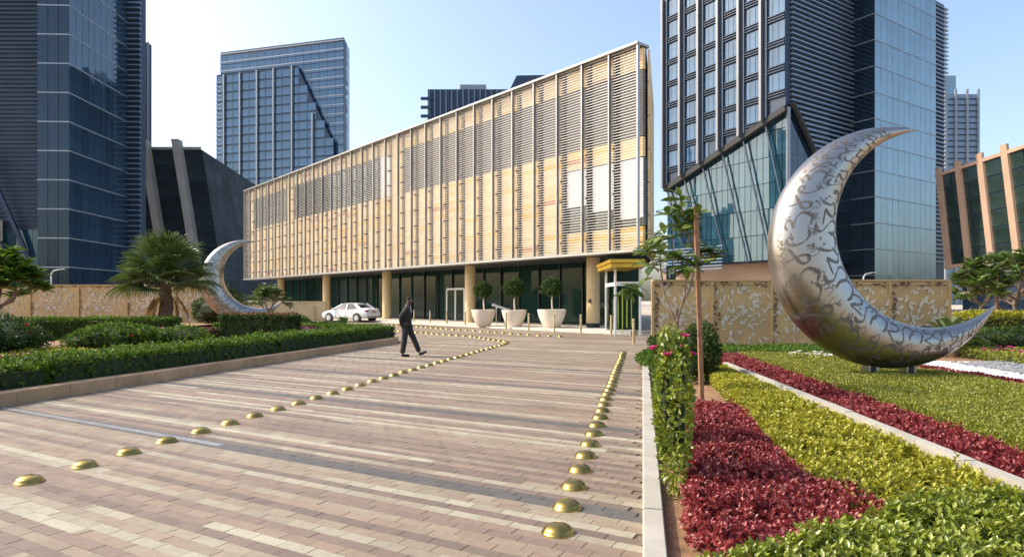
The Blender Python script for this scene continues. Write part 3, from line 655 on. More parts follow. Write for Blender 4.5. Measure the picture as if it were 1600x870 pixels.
# middle tower
T2 = empty('finned_tower', (-76.3, 290, 0), 0, 'broad blue glass tower with pale vertical fins and slanted edge', 'tower')
u2 = Vector((.9636, -.267, 0)).normalized(); C2 = Vector((-76.3, 290, 0)); W2 = 66.4; O2 = C2-u2*W2; H2 = 121; n2 = Vector((u2.y, -u2.x, 0)); b2 = -n2
mb = MB(); mb.prism([(p.x, p.y) for p in (O2+b2*.2, C2+b2*.2, C2+b2*14-u2*5, O2+b2*14)], 0, H2); mb.build('core', M['navyclad'], T2)
diag = lambda z: 43.5+(110-z)*19.5/38 if z < 110 else -1
curtain(T2, O2, u2, W2, 0.5, H2-2, 16, 28, 'blueglass', tilt=.003, keep=lambda s, z: z > 25 and s > diag(z)-4, vgap=.3, gap=.12)
hbars(T2, O2, u2, W2, [H2-1, H2-5, H2-9.2], .5, .15, 'transom')
for z in [H2-13.4-4.2*k for k in range(13)]:
    s0 = diag(z) if z < 110 else 0; O_ = O2+u2*s0; hbars(T2, O_, u2, W2-s0, [z], .4, .15, 'transom')
mb = MB(); pz = [(-.5, 0), (62.5, 0), (62.5, 72), (43.5, 109.5), (-.5, 109.5)]
vs = [O2+u2*s+n2*1.9+E3*z for s, z in pz]+[O2+u2*s-n2*.1+E3*z for s, z in pz]; mb.add(vs, [(0, 1, 2, 3, 4), (9, 8, 7, 6, 5)]+[(i, i+5, (i+1) % 5+5, (i+1) % 5) for i in range(5)]); mb.build('projecting_bay', M['navyglass'], T2)
curtain(T2, O2+n2*2.0, u2, 62.5, .5, 109, 14, 26, 'blueglass', tilt=.003, keep=lambda s, z: z > 26 and s < diag(z)-1.5, vgap=.9, gap=.3)
fs = [(4.2, 20, 109), (13.2, 20, 109), (22.5, 20, 109.3), (31.5, 20, 109.4), (41.3, 20, 109.6), (52, 20, 87)]
vbars(T2, O2, u2, fs, 0, 0, .7, 3.0, 'transom')
hbars(T2, O2-u2*.8, u2, 3.5, [30+2.1*k for k in range(37)], .5, 2.2, 'steelblue', 'louvre', joined=True)
us2 = Vector((-.05, 1, 0)).normalized(); curtain(T2, C2+b2*.1, (b2*14-u2*5), 14.6, .5, H2, 3, 28, 'paleglass', gap=.3)
# tower behind the clad building
T3 = empty('ribbed_tower', (-31, 220, 0), 0, 'dark slate tower top rising behind the clad building roofline', 'tower')
mb = MB(); mb.box(-29, 3, 220, 236, 0, 74.3); mb.build('wall', M['navyclad'], T3)
mb = MB(); mb.add([(-1.5, 217, 0), (14, 217, 0), (14, 217, 78.2), (1.6, 217, 78), (-2.4, 217, 70), (-1.5, 236, 0), (14, 236, 0), (14, 236, 78.2), (1.6, 236, 78), (-2.4, 236, 70)], [(0, 1, 2, 3, 4), (9, 8, 7, 6, 5)]+[(i, i+5, (i+1) % 5+5, (i+1) % 5) for i in range(5)]); mb.build('taller_wall', M['navyclad'], T3)
vbars(T3, (-29, 220, 0), (1, 0), [.5+k*1.95 for k in range(14)], 40, 74.3, .3, .35, 'steelblue')
hbars(T3, (-31.3, 220, 0), (1, 0), 4, [44+k*3 for k in range(10)], 1.0, .6, 'navyclad', 'louvre')
mb = MB(); mb.box(-18, -9, 222, 230, 74.3, 76.6); mb.build('plant_room', M['transom'], T3)

# right tower: finned office block, louvred side, glass block
C1 = Vector((43.4, 100, 0)); dL = Vector((-.545, .839, 0)); dR = Vector((.839, .545, 0)); LA = 25.4
T4 = empty('office_tower', (43.4, 100, 0), 0, 'tall blue office tower with vertical fins behind the large crescent', 'tower')
OA = C1+dL*LA; uA = -dL; nA = Vector((uA.y, -uA.x, 0)); HT = 58
mb = MB(); q = -nA*.15
mb.prism([(p.x, p.y) for p in (OA-nA*.2, C1-nA*.2+dR*.2, C1+dR*17.5+dL*.2, OA+dR*17.5)], 8, HT); mb.build('core', M['navyclad'], T4)
edge = lambda s: 23.0+(s/LA)*9.0
nf = 6; fw = LA/nf
mb = MB()
for sgn in (0,): mb.add([OA+nA*1.1+E3*edge(0), C1+nA*1.1+E3*edge(LA), C1+nA*1.1+E3*HT, OA+nA*1.1+E3*HT, OA-nA*.1+E3*edge(0), C1-nA*.1+E3*edge(LA), C1-nA*.1+E3*HT, OA-nA*.1+E3*HT], [(0, 1, 2, 3), (7, 6, 5, 4), (0, 4, 5, 1), (1, 5, 6, 2), (2, 6, 7, 3), (3, 7, 4, 0)])
mb.build('projecting_wall', M['navyclad'], T4)
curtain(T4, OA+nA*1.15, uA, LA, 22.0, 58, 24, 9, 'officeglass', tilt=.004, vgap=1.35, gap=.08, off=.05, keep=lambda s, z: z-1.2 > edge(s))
for k in range(9):
    for j in range(3):
        z = 22.0+k*4+.12-.45+j*.42; s0 = max(0, (z-23)/9.0*LA) if z < 32 else LA
        if s0 > .5: hbars(T4, OA+nA*1.2, uA, min(s0, LA), [z], .14, .22, 'navyclad', 'spandrel_louvre')
for k in range(nf):
    s = k*fw+.35+.0; z0 = edge(s)-.3; vbars(T4, OA+nA*1.1, uA, [(s, z0, HT)], 0, 0, .42, 1.0, 'finmetal'); vbars(T4, OA+nA*1.1, uA, [(s+.62, z0+.4, HT)], 0, 0, .5, .45, 'navyclad', 'fin_return')
mb = MB(); mb.bar(OA+nA*.9+E3*(edge(0)-.4), C1+nA*.9+E3*(edge(LA)-.4), .9, .9); mb.build('lower_beam', M['darkback'], T4)
curtain(T4, OA+nA*.2, uA, LA, 8.2, 33, 22, 6, 'teal', tilt=.005, keep=lambda s, z: z < edge(s)+1.5, gap=.10)
for k in range(nf):
    s = k*fw+.35; a = OA+uA*s+nA*.9+E3*edge(s); c = OA+uA*(s+5.2)+nA*.7+E3*8.0
    mb = MB(); mb.bar(a, c, .22, .22); mb.build('raking_strut', M['navyclad'], T4)
mb = MB(); mb.bar(C1+nA*.4+E3*8, C1+nA*.4+E3*31.8, .5, .5); mb.build('corner_post', M['transom'], T4)
# louvred side
mb = MB(); nR = Vector((dR.y, -dR.x, 0))
hbars(T4, C1+nR*.0, dR, 17.6, [33+k*.8 for k in range(31)], .22, .5, 'steelblue', 'side_louvre', joined=True)
for k in range(11):
    z = 33-k*.8-.8; s0 = 1.2+k*.62; hbars(T4, C1+dR*s0, dR, 17.6-s0, [z], .22, .5, 'steelblue', 'low_louvre')
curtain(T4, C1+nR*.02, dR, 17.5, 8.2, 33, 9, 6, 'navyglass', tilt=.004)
mb = MB(); mb.bar(C1+nR*.5+E3*32.5, C1+dR*8+nR*.5+E3*23, .6, .6); mb.build('raking_beam', M['darkback'], T4)
# podium
mb = MB(); pp_ = [OA+nA*1.6, C1+nA*1.6+dR*6, C1+dR*17.5+dL*2, OA+dR*17.5]; mb.prism([(p.x, p.y) for p in pp_], 0, 8.0); mb.build('podium', M['tanstone'], T4)
hbars(T4, OA+nA*1.6, uA, 14.0, [7.2+k*.55 for k in range(8)], .2, .25, 'steelblue', 'vent_louvre')
# glass block B
T5 = empty('glass_block', (60.2, 106.2, 0), 0, 'pale blue glass tower block behind the right half of the crescent', 'tower')
CB = Vector((60.2, 106.2, 0)); PB = Vector((58.0, 109.5, 0)); WB = 21.2
mb = MB(); mb.prism([(p.x, p.y) for p in (CB+dR*.15+dL*.2, CB+dR*WB+dL*.2, CB+dR*WB+dL*14, CB+dL*14+dR*.15)], 0, HT); mb.build('core', M['navyclad'], T5)
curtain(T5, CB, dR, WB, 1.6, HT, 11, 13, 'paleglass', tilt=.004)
uB = -dL; curtain(T5, CB+dL*8, uB, 8, 1.6, HT, 4, 13, 'navyglass', tilt=.004)  # navy pane colour puts the facing tower's dark reflection on this side
fz = [1.6+k*(HT-1.6)/13 for k in range(1, 13)]
hbars(T5, CB, dR, WB, fz, .16, .07, 'transom'); hbars(T5, CB+dL*8, uB, 8.06, fz, .14, .06, 'transom')
# louvred end beyond it
EB = CB+dR*WB+dL*1.2; mb = MB(); mb.prism([(p.x, p.y) for p in (EB+dR*.02, EB+dR*6.0, EB+dR*6.0+dL*10, EB+dR*.02+dL*10)], 0, HT); mb.build('end_wall', M['navyclad'], T5)
hbars(T5, EB+dR*.1, dR, 6.5, [9+k*.8 for k in range(61)], .24, .55, 'steelblue', 'end_louvre', joined=True)
# far slim tower
T6 = empty('slim_tower', (191, 280, 0), 0, 'distant slim blue tower with vertical ribs right of the glass block', 'tower')
mb = MB(); mb.box(189, 204, 280, 296, 0, 92); mb.build('wall', M['steelblue'], T6)  # wall colour carries the blue haze of distance
mb = MB(); mb.box(188, 197, 284, 296, 92, 101.5); mb.build('crown_block', M['paleglass'], T6)
vbars(T6, (189, 280, 0), (1, 0), [.4, 4.8, 9.8, 14.7], 0, 94, .7, .9, 'transom')
hbars(T6, (189, 280, 0), (1, 0), 15, [30+k*2.6 for k in range(24)], .5, .3, 'navyclad', 'band', joined=True)

# ================================================================== things on the forecourt
# brass dome studs
mb = MB(); prof = [(.118, -.01), (.12, .006), (.113, .014)]+[(.109*math.cos(t), .014+.055*math.sin(t)) for t in np.linspace(.05, 1.5, 9)]
mb.lathe(prof, (0, 0, 0), 28); dome_me = mb.mesh('brass_dome', M['brass'], True, angle=50)
def studs(pts, label, group):
    for i, p in enumerate(pts):
        o = link('brass_dome', dome_me, None, (p.x+random.uniform(-.01, .01), p.y, .001), (0, 0, random.uniform(0, 6.28))); tag(o, label.format(ordinal(i)), 'dome stud', group)
r1 = walk([Vector((.33, 4.56)), Vector((3.56, 20.4))], .565)
studs(r1, '{} brass dome stud from the front in the row beside the garden', 'brass studs beside the garden')
r2 = walk([Vector(p) for p in ((-4.39, 5.83), (-4.03, 7.5), (-3.32, 10.7), (-2.51, 14.6), (-.95, 21.3), (-.3, 24.0), (-.17, 24.9), (-.3, 25.8), (-.7, 26.7), (-1.83, 29.3), (-3.4, 31.2), (-4.7, 33.0), (-6.6, 35.2))], .565)
studs(r2, '{} brass dome stud from the front in the row passing the walking person', 'brass studs passing the person')
r3 = walk([Vector(p) for p in ((2.2, 29.3), (.59, 31.1), (-1.2, 33.7), (-3.5, 36.7), (-6, 40.6), (-8.5, 44))], .7)
studs(r3, '{} brass dome stud from the entrance in the far row before the bollards', 'brass studs before the bollards')

# bollards
bp = [(647, 504), (672, 506), (698, 508.7), (727, 510), (757, 512), (791, 514), (826, 516.7), (866, 519), (907.5, 521), (955, 524.5), (990, 537)]
mb = MB(); mb.lathe([(.07, 0), (.07, .03), (.052, .04), (.052, .93), (.046, .965), (.02, .975)], n=16); bol_me = mb.mesh('post', M['bollard'], True, angle=40)
mb = MB(); mb.lathe([(.0535, .84), (.0535, .87)], n=16); band_me = mb.mesh('band', M['black'], True)
for i, (px, py) in enumerate(bp[::-1]):
    d = 1650/(py-470); e = empty('bollard', ((px-800)/1000*d, d, 0), 0, ordinal(i)+' slim champagne bollard counting from the glass entrance', 'bollard', 'bollards along the walkway')
    link('post', bol_me, e); link('band', band_me, e)

# bowl planters with ball trees
def planter(c, rb, hb, ball, zc, label):
    e = empty('bowl_planter', c, 0, label, 'planter', 'bowl planters by the columns'); x, y, z = c
    mb = MB(); mb.lathe([(rb*.52, 0), (rb*.56, .03), (rb*.74, hb*.3), (rb*.9, hb*.62), (rb*.985, hb*.9), (rb, hb), (rb*.93, hb+.005), (rb*.9, hb*.93), (rb*.5, hb*.9)], c, 40); mb.build('bowl', M['bowl'], e, True, angle=60)
    mb = MB(); mb.lathe([(rb*.9, hb*.9), (rb*.4, hb*.93)], c, 24); mb.build('soil', M['soil'], e)
    t = empty('ball_tree', (x, y, z+hb*.9), 0, label.replace('cream bowl planter', 'clipped ball tree in the cream bowl'), 'tree', 'ball trees in bowls')
    mb = MB(); mb.tube([(x+.04, y, z+hb*.88), (x+.0, y, z+hb+.5), (x+.03, y, z+zc)], [.05, .042, .035], 8); mb.build('trunk', M['bowl'], t, True)
    n = 4200; u = unit(n); lum = 1+.24*lump(u[:, 0]*1.6+x, u[:, 1]*1.6+u[:, 2]*1.4)+.13*lump(u[:, 0]*5+x, u[:, 2]*5); rad = lum*(1-.4*RNG.random(n)**1.6); P = u*np.array([ball, ball, ball*.86])*rad[:, None]+np.array([x, y, z+zc])
    L = .085*RNG.uniform(.6, 1.5, n); leafmesh('crown', P, u*.7+unit(n)*.8, u+unit(n)*.4, L, L*.5, G['darkhedge'], np.clip(.2+.3*lump(u[:, 0]*4, u[:, 2]*4)+RNG.random(n)*.6, 0, 1), t)
    mb = MB(); mb.lathe([(ball*.6*math.sin(a), -ball*.5*math.cos(a)) for a in np.linspace(.2, 2.94, 7)], (x, y, z+zc), 12); mb.build('twigs', M['core'], t, True)
planter((-1.76, 39.6, .11), .76, 1.0, .52, 2.25, 'cream bowl planter nearest the pale column')
planter((.13, 38.4, .11), .76, 1.0, .60, 2.35, 'cream bowl planter in the middle of the three')
planter((2.3, 37.0, .11), .84, 1.05, .60, 2.35, 'cream bowl planter closest to the glass entrance')
# white slab added in place of a sunlight reflection between two bowls
lo = empty('sun_glint_board', (-.95, 40.6, .11), 0, 'tilted white board standing in for a sunlight reflection between two bowl planters', 'board')
mb = MB(); mb.pbox((-1.25, 40.3, 1.35), (1.1, 0, -.36), (0, .5, .0), (.05, 0, .12)); mb.build('board', M['white'], lo)
for x in (-1.0, -.45): mb = MB(); mb.bar((x, 40.55, .11), (x, 40.55, 1.42-.33*(x+1.25)/1.1-.1), .05, .05); mb.build('leg', M['white'], lo)

# cars
def car(name, label, loc, rz, body, tall=False):
    e = empty(name, (0, 0, 0), 0, label, 'car')
    k = 1.18 if tall else 1.0
    st = [(-2.36, .48, .78, .70), (-2.30, .36, .98, .80), (-2.1, .30, 1.07, .87), (-1.6, .28, 1.09, .905), (-.8, .24, 1.03, .915), (0, .23, 1.0, .915), (.9, .24, .98, .915), (1.5, .26, .93, .90), (2.0, .28, .84, .86), (2.28, .32, .72, .78), (2.36, .42, .62, .66)]
    secs = []
    for x, zb, zt, w in st:
        zt *= k; zm = (zb+zt)/2
        half = [(w*.86, zb), (w*.97, zb+.10), (w, zm-.03), (w*.985, zm+.14), (w*.94, zt-.07), (w*.82, zt-.005), (w*.4, zt+.025)]
        ring = [(x, -a, b) for a, b in half]+[(x, a, b) for a, b in half[::-1]]; secs.append(ring)
    mb = MB(); mb.loft(secs); mb.build('body', body, e, True, angle=38)
    rz_ = 1.72 if tall else 1.455; rr = -2.1 if tall else -1.72; rt = -1.75 if tall else -.98
    cab = [(rr, .98*k), (rt, rz_-.06), (-.3, rz_), (.2, rz_-.03), (1.22, .95*k)]   # profile of the cabin
    def ring(x, z0, z1, w0, w1): return [(x, -w0, z0), (x, -w1, z1), (x, -w1*.8, z1+.025), (x, w1*.8, z1+.025), (x, w1, z1), (x, w0, z0)]
    # glasshouse (dark) then body-coloured roof and pillars over it
    mb = MB(); mb.loft([ring(rr, .93*k, .96*k, .80, .78), ring(rt, .93*k, rz_-.07, .83, .62), ring(-.3, .93*k, rz_-.015, .84, .64), ring(.2, .93*k, rz_-.045, .84, .63), ring(1.22, .90*k, .94*k, .80, .76)]); mb.build('windows', M['carglass'], e, True, angle=25)
    def strip(pts, w, nm):
        mb = MB()
        for s in (-1, 1):
            q = [Vector((x, s*y, z)) for x, y, z in pts]
            for a, c in zip(q[:-1], q[1:]): mb.bar(a, c, w, .05, (0, s, .4))
        return mb.build(nm, body, e)
    mb = MB(); mb.loft([[(x, -w, z), (x, -w, z+.03), (x, -w*.7, z+.055), (x, w*.7, z+.055), (x, w, z+.03), (x, w, z)] for x, w, z in ((rt-.06, .63, rz_-.09), (rt+.1, .65, rz_-.05), (-.3, .665, rz_-.01), (.2, .655, rz_-.04), (.34, .64, rz_-.09))]); mb.build('roof', body, e, True, angle=40)
    for s in (-1, 1):
        for pts, w in (([(rr, .80, .98*k), (rt-.05, .655, rz_-.05)], .20), ([(1.2, .80, .95*k), (.26, .655, rz_-.05)], .09), ([(-.32, .86, .98*k), (-.3, .665, rz_-.02)], .12)):
            q = [Vector((x, s*y, z)) for x, y, z in pts]; mb = MB(); mb.bar(q[0], q[1], w, .05, (0, s, .35)); mb.build('pillar', body, e)
        mb = MB(); mb.bar((rr+.1, s*.855, .985*k), (1.15, s*.865, .965*k), .05, .07, (0, 0, 1)); mb.build('sill', body, e)
        mb = MB(); mb.pbox((.86, s*.93, .98*k), (.1, 0, 0), (0, s*.17, 0), (.03, 0, .13)); mb.build('mirror', body, e)
        for x in (-.55, .45): mb = MB(); mb.pbox((x-.02, s*.905, .80*k), (.18, 0, 0), (0, s*.03, 0), (0, 0, .03)); mb.build('door_handle', body, e)
        for x in (-1.05, -.3, .72): mb = MB(); mb.pbox((x, s*.905, .34), (.012, 0, 0), (0, s*.012, 0), (0, 0, .6*k)); mb.build('door_seam', M['black'], e)
        for x in (-1.42, 1.42):
            R_ = .345 if not tall else .39
            mb = MB(); mb.lathe([(R_+.05, -.02), (R_+.05, .012)], (x, s*.905-.0, R_-.005), 28, axis='y'); mb.build('wheel_arch', M['black'], e)
            w_ = MB(); w_.lathe([(R_*.62, .0), (R_*.95, .0), (R_, .04), (R_, .17), (R_*.95, .21), (R_*.62, .21)], (x, s*.84+.105, R_), 28, axis='y'); wo = w_.build('wheel', M['rubber'], e, True, angle=40)
            mb = MB(); mb.lathe([(.02, -.0), (R_*.66, 0), (R_*.68, .02)], (x, s*(.955)+ (.0 if s < 0 else .0)+.01, R_), 28, axis='y'); mb.build('rim', M['alloy'], wo)
            for a in range(5):
                an = a*2*math.pi/5+.3; mb = MB(); mb.bar((x, s*.972, R_), (x+math.cos(an)*R_*.6, s*.972, R_+math.sin(an)*R_*.6), .06, .03, (0, 1, 0)); mb.build('spoke', body if not tall else M['alloy'], wo)
        mb = MB(); mb.pbox((-2.33, s*.50, .80*k), (0, s*.30, 0), (.22, s*.03, 0), (0, 0, .14)); mb.build('tail_light', M['redlamp'], e)
        mb = MB(); mb.pbox((2.22, s*.48, .62*k), (.0, s*.26, 0), (-.26, s*.06, .04), (0, 0, .11)); mb.build('headlight', M['alloy'], e)
    mb = MB(); mb.box(-2.385, -2.33, -.26, .26, .76*k, .87*k); mb.build('number_plate', M['plate'], e)
    mb = MB(); mb.box(-2.375, -2.28, -.74, .74, .40, .47); mb.build('bumper_trim', M['greyclad'], e)
    e.location = loc; e.rotation_euler = (0, 0, rz); return e
car('white_saloon_car', 'white saloon car parked by the cream columns seen from behind', (-12.75, 50.6, 0), R(152), M['carwhite'])
car('dark_estate_car', 'dark navy tall car parked behind the hedge beyond the crescent tip', (31.5, 41.5, 0), R(180), M['carnavy'], True)

# ------------------------------------------------------------------ walking person in a dark suit
def skin(name, nodes, edges, m, parent, sub=2, root=None):
    keys = list(nodes); me = bpy.data.meshes.new(name); me.from_pydata([nodes[k][0] for k in keys], [(keys.index(a), keys.index(b)) for a, b in edges], [])
    o = bpy.data.objects.new(name+'_tmp', me); COL.objects.link(o); o.modifiers.new('s', 'SKIN'); o.modifiers['s'].use_smooth_shade = True
    for i, k in enumerate(keys):
        r = nodes[k][1]; sv = me.skin_vertices[0].data[i]; sv.radius = r if hasattr(r, '__len__') else (r, r); sv.use_root = (k == (root or keys[0]))
    sm = o.modifiers.new('u', 'SUBSURF'); sm.levels = sub; sm.render_levels = sub
    bpy.context.view_layer.update(); dg = bpy.context.evaluated_depsgraph_get(); m2 = bpy.data.meshes.new_from_object(o.evaluated_get(dg)); bpy.data.objects.remove(o)
    m2.name = name; m2.materials.clear(); m2.materials.append(m); m2.polygons.foreach_set('use_smooth', [True]*len(m2.polygons))
    return link(name, m2, parent)
pe = empty('person', (-3.12, 19.0, 0), 0, 'person in a black suit walking across the paving, hands behind back', 'person')
# local frame: +x = walking direction (to the right in the picture), y = depth
J = {'pelvis': ((0, 0, .95), .12), 'waist': ((-.01, 0, 1.12), (.12, .145)), 'chest': ((.0, 0, 1.32), (.125, .17)), 'neckb': ((.02, 0, 1.50), (.075, .085)), 'neck': ((.045, 0, 1.56), .055), 'skull': ((.085, 0, 1.645), (.085, .078)), 'crown': ((.085, 0, 1.735), (.075, .065)),
     'ls': ((.01, .19, 1.44), .07), 'le': ((-.13, .25, 1.18), .052), 'lw': ((-.17, .09, .97), .036), 'rs': ((.01, -.19, 1.44), .07), 're': ((-.14, -.25, 1.18), .052), 'rw': ((-.17, -.07, .98), .036),
     'lh': ((.03, .09, .90), .09), 'lk': ((.20, .09, .50), .065), 'la': ((.36, .09, .11), .045), 'rh': ((-.02, -.09, .90), .09), 'rk': ((-.06, -.09, .48), .065), 'ra': ((-.13, -.09, .09), .045)}
ED = [('pelvis', 'waist'), ('waist', 'chest'), ('chest', 'neckb'), ('neckb', 'neck'), ('neck', 'skull'), ('skull', 'crown'), ('chest', 'ls'), ('ls', 'le'), ('le', 'lw'), ('chest', 'rs'), ('rs', 're'), ('re', 'rw'), ('pelvis', 'lh'), ('lh', 'lk'), ('lk', 'la'), ('pelvis', 'rh'), ('rh', 'rk'), ('rk', 'ra')]
for s, w, d in (('l', (-.17, .09, .97), 1), ('r', (-.17, -.07, .98), -1)):
    J[s+'palm'] = ((w[0]-.03, w[1]-d*.07, w[2]-.02), (.035, .028)); ED.append((s+'w', s+'palm'))
    for f in range(4):
        J[f'{s}f{f}'] = ((w[0]-.035-.004*f, w[1]-d*(.125+.012*(f == 1)), w[2]+.012-.02*f), .010); J[f'{s}g{f}'] = ((w[0]-.02-.004*f, w[1]-d*(.155+.012*(f == 1)), w[2]+.005-.02*f), .0085); ED += [(s+'palm', f'{s}f{f}'), (f'{s}f{f}', f'{s}g{f}')]
    J[s+'t'] = ((w[0]+.0, w[1]-d*.075, w[2]+.035), .011); ED.append((s+'palm', s+'t'))
J['nose'] = ((.185, 0, 1.635), .018); J['chin'] = ((.135, 0, 1.575), (.035, .035)); ED += [('skull', 'nose'), ('skull', 'chin')]
body = skin('body', J, ED, M['skin'], pe, 2)
JJ = {'hem': ((-.005, 0, .80), (.155, .19)), 'hip': ((-.005, 0, .93), (.15, .185)), 'waist': ((-.01, 0, 1.12), (.138, .165)), 'chest': ((0, 0, 1.32), (.145, .19)), 'nb': ((.012, 0, 1.475), (.085, .10)), 'ls': ((.01, .20, 1.43), .087), 'le': ((-.13, .26, 1.18), .068), 'lw': ((-.165, .115, 1.0), .05), 'rs': ((.01, -.20, 1.43), .087), 're': ((-.14, -.26, 1.18), .068), 'rw': ((-.165, -.095, 1.01), .05)}
skin('jacket', JJ, [('hem', 'hip'), ('hip', 'waist'), ('waist', 'chest'), ('chest', 'nb'), ('chest', 'ls'), ('ls', 'le'), ('le', 'lw'), ('chest', 'rs'), ('rs', 're'), ('re', 'rw')], M['suit'], pe, 2, 'waist')
JT = {'p': ((0, 0, .97), (.135, .165)), 'lh': ((.03, .09, .86), .112), 'lk': ((.20, .09, .50), .088), 'la': ((.355, .09, .12), .075), 'rh': ((-.02, -.09, .86), .112), 'rk': ((-.06, -.09, .48), .088), 'ra': ((-.125, -.09, .08), .08)}
skin('trousers', JT, [('p', 'lh'), ('lh', 'lk'), ('lk', 'la'), ('p', 'rh'), ('rh', 'rk'), ('rk', 'ra')], M['suit'], pe, 2)
skin('shoe', {'h': ((.33, .09, .055), (.045, .042)), 'm': ((.44, .09, .085), (.035, .048)), 't': ((.58, .09, .15), (.025, .035))}, [('h', 'm'), ('m', 't')], M['leather'], pe)
skin('shoe', {'h': ((-.16, -.09, .05), (.048, .042)), 'm': ((-.04, -.09, .042), (.04, .048)), 't': ((.10, -.09, .035), (.028, .035))}, [('h', 'm'), ('m', 't')], M['leather'], pe)
skin('collar', {'a': ((.028, 0, 1.495), (.075, .085)), 'b': ((.045, 0, 1.535), (.066, .07))}, [('a', 'b')], M['shirt'], pe, 1)
mb = MB(); mb.pbox((.128, -.03, 1.30), (.012, 0, .0), (0, .06, 0), (-.035, 0, .18)); mb.build('shirt_front', M['shirt'], pe, origin=(0, 0, 0))
skin('hair', {'c': ((.030, 0, 1.66), (.058, .066)), 'a': ((.055, 0, 1.725), (.070, .072)), 'b': ((.098, 0, 1.748), (.066, .066))}, [('c', 'a'), ('a', 'b')], M['hair'], pe, 2)
for s in (-1, 1): mb = MB(); mb.lathe([(.004, -.012), (.03, -.008), (.03, .008), (.004, .012)], (.075, s*.084, 1.635), 10, axis='y'); mb.build('ear', M['skin'], pe, True, origin=(0, 0, 0))
for s in (-1, 1): mb = MB(); mb.lathe([(.002, -.01), (.012, 0), (.002, .01)], (.155, s*.032, 1.665), 8); mb.build('eye', M['shirt'], pe, True, origin=(0, 0, 0))

# ================================================================== garden walls of gold leaf panels
def leaf_plate(mb, c, a, L, w, z, ux, n, bend):
    # a curved pointed leaf plate lying in the wall plane: ux along the wall, n outwards
    pts = []; K = 6
    for s in (1, -1):
        for i in range(K+1) if s == 1 else range(K-1, 0, -1):
            t = i/K; x = t*L; y = s*w*math.sin(math.pi*t)*.5*(1.2-.4*t)+bend*L*math.sin(math.pi*t*.8); pts.append((x, y))
    ca, sa = math.cos(a), math.sin(a); q = [(x*ca-y*sa+c[0], x*sa+y*ca+c[1]) for x, y in pts]
    mb.add([ux*x+n*z+E3*y for x, y in q], [tuple(range(len(q)))]); 
def gold_wall(name, label, O, u, W, H, npan, seed):
    rt = empty(name, (O[0], O[1], 0), 0, label, 'wall'); O_, u, n, rz = facegeo(O, u); pw = W/npan; rs = random.Random(seed)
    mb = MB(); mb.pbox(O_-n*.05, u*W, -n*.16, E3*(H-.02)); mb.build('backing_wall', M['beige'], rt)
    mb = MB(); mb.pbox(O_+n*.07+E3*(H-.02), u*W, -n*.30, E3*.06); mb.build('coping', M['gold'], rt)
    ux = Vector((1, 0, 0)); nn = Vector((0, -1, 0)); variants = []
    for v in range(3):
        L = MB()
        for k in range(int(190*pw*H/5)):
            x, z = rs.uniform(.06, pw-.06), rs.uniform(.1, H-.12); d = math.hypot((x-pw/2)/(pw*.5), (z-H*.52)/(H*.5))
            if rs.random() > 1-.8*min(1, d**1.6): continue
            ln = rs.uniform(.12, .30); a = rs.uniform(0, 6.28); leaf_plate(L, (x-math.cos(a)*ln*.5, z-math.sin(a)*ln*.5), a, ln, ln*rs.uniform(.28, .5), .012+rs.random()*.02, ux, nn, rs.uniform(-.25, .25))
        variants.append(L.mesh('leaf_lattice', M['goldpale']))
    b = MB(); b.pbox((.03, 0, .03), (pw-.06, 0, 0), (0, .045, 0), (0, 0, H-.06)); pan_me = b.mesh('panel', M['gold'])
    b = MB(); b.pbox((-.045, -.05, 0), (.09, 0, 0), (0, .10, 0), (0, 0, H-.03)); post_me = b.mesh('post', M['gold'])
    b = MB(); b.pbox((.0, -.03, 0), (pw-.1, 0, 0), (0, .08, 0), (0, 0, .09)); rail_me = b.mesh('rail', M['gold'])
    bs = []  # dark leaf plates at the panel edges stand in for leaf shadows
    for v in range(2):
        L = MB()
        for k in range(26):
            z = rs.uniform(.1, H-.1); leaf_plate(L, (rs.uniform(.06, .2), z), rs.uniform(-1, 1)+1.57*rs.choice((1, -1)), rs.uniform(.08, .16), .05, .055, ux, nn, .2)
        for k in range(int(9*pw)):
            leaf_plate(L, (rs.uniform(.1, pw-.1), H-.06-rs.random()*.08), rs.uniform(0, 6.28), rs.uniform(.08, .16), .05, .055, ux, nn, .2)
        bs.append(L.mesh('edge_leaf_shadows', M['bracket']))
    bo = Vector(rt.location)
    for i in range(npan):
        p = O_+u*(i*pw)-bo
        po = link('panel', pan_me, rt, p, (0, 0, rz)); link('leaf_lattice', variants[rs.randrange(3)], rt, p, (0, 0, rz))['kind'] = 'stuff'; link('edge_leaf_shadows', bs[i % 2], rt, p, (0, 0, rz))['kind'] = 'stuff'
        link('post', post_me, rt, p, (0, 0, rz)); link('rail', rail_me, rt, p+u*.05+E3*.0, (0, 0, rz)); link('rail', rail_me, rt, p+u*.05+E3*(H-.13), (0, 0, rz))
    link('post', post_me, rt, O_+u*W-bo, (0, 0, rz))
    return rt
gold_wall('gold_panel_wall', 'gold leaf pattern panel wall behind the palm', (-46, 43.6), (1, 0), 26.4, 2.72, 8, 3)
gold_wall('gold_panel_wall', 'gold leaf pattern panel wall behind the large crescent', (4.75, 21.6), (1, 0), 10.0, 2.33, 5, 5)
lw = empty('low_beige_wall', (-22.8, 53.2, 0), 0, 'plain low beige wall left of the white car', 'wall')
mb = MB(); mb.box(-23.6, -15.5, 53.2, 53.55, 0, 1.52); mb.build('wall', M['beige'], lw)
mb = MB(); mb.box(-23.65, -15.45, 53.15, 53.6, 1.52, 1.62); mb.build('coping', M['beige'], lw)
mb = MB(); mb.bar((-16.4, 53.1, 0), (-16.4, 53.1, 1.25), .09, .09); mb.build('post', M['bollard'], lw)

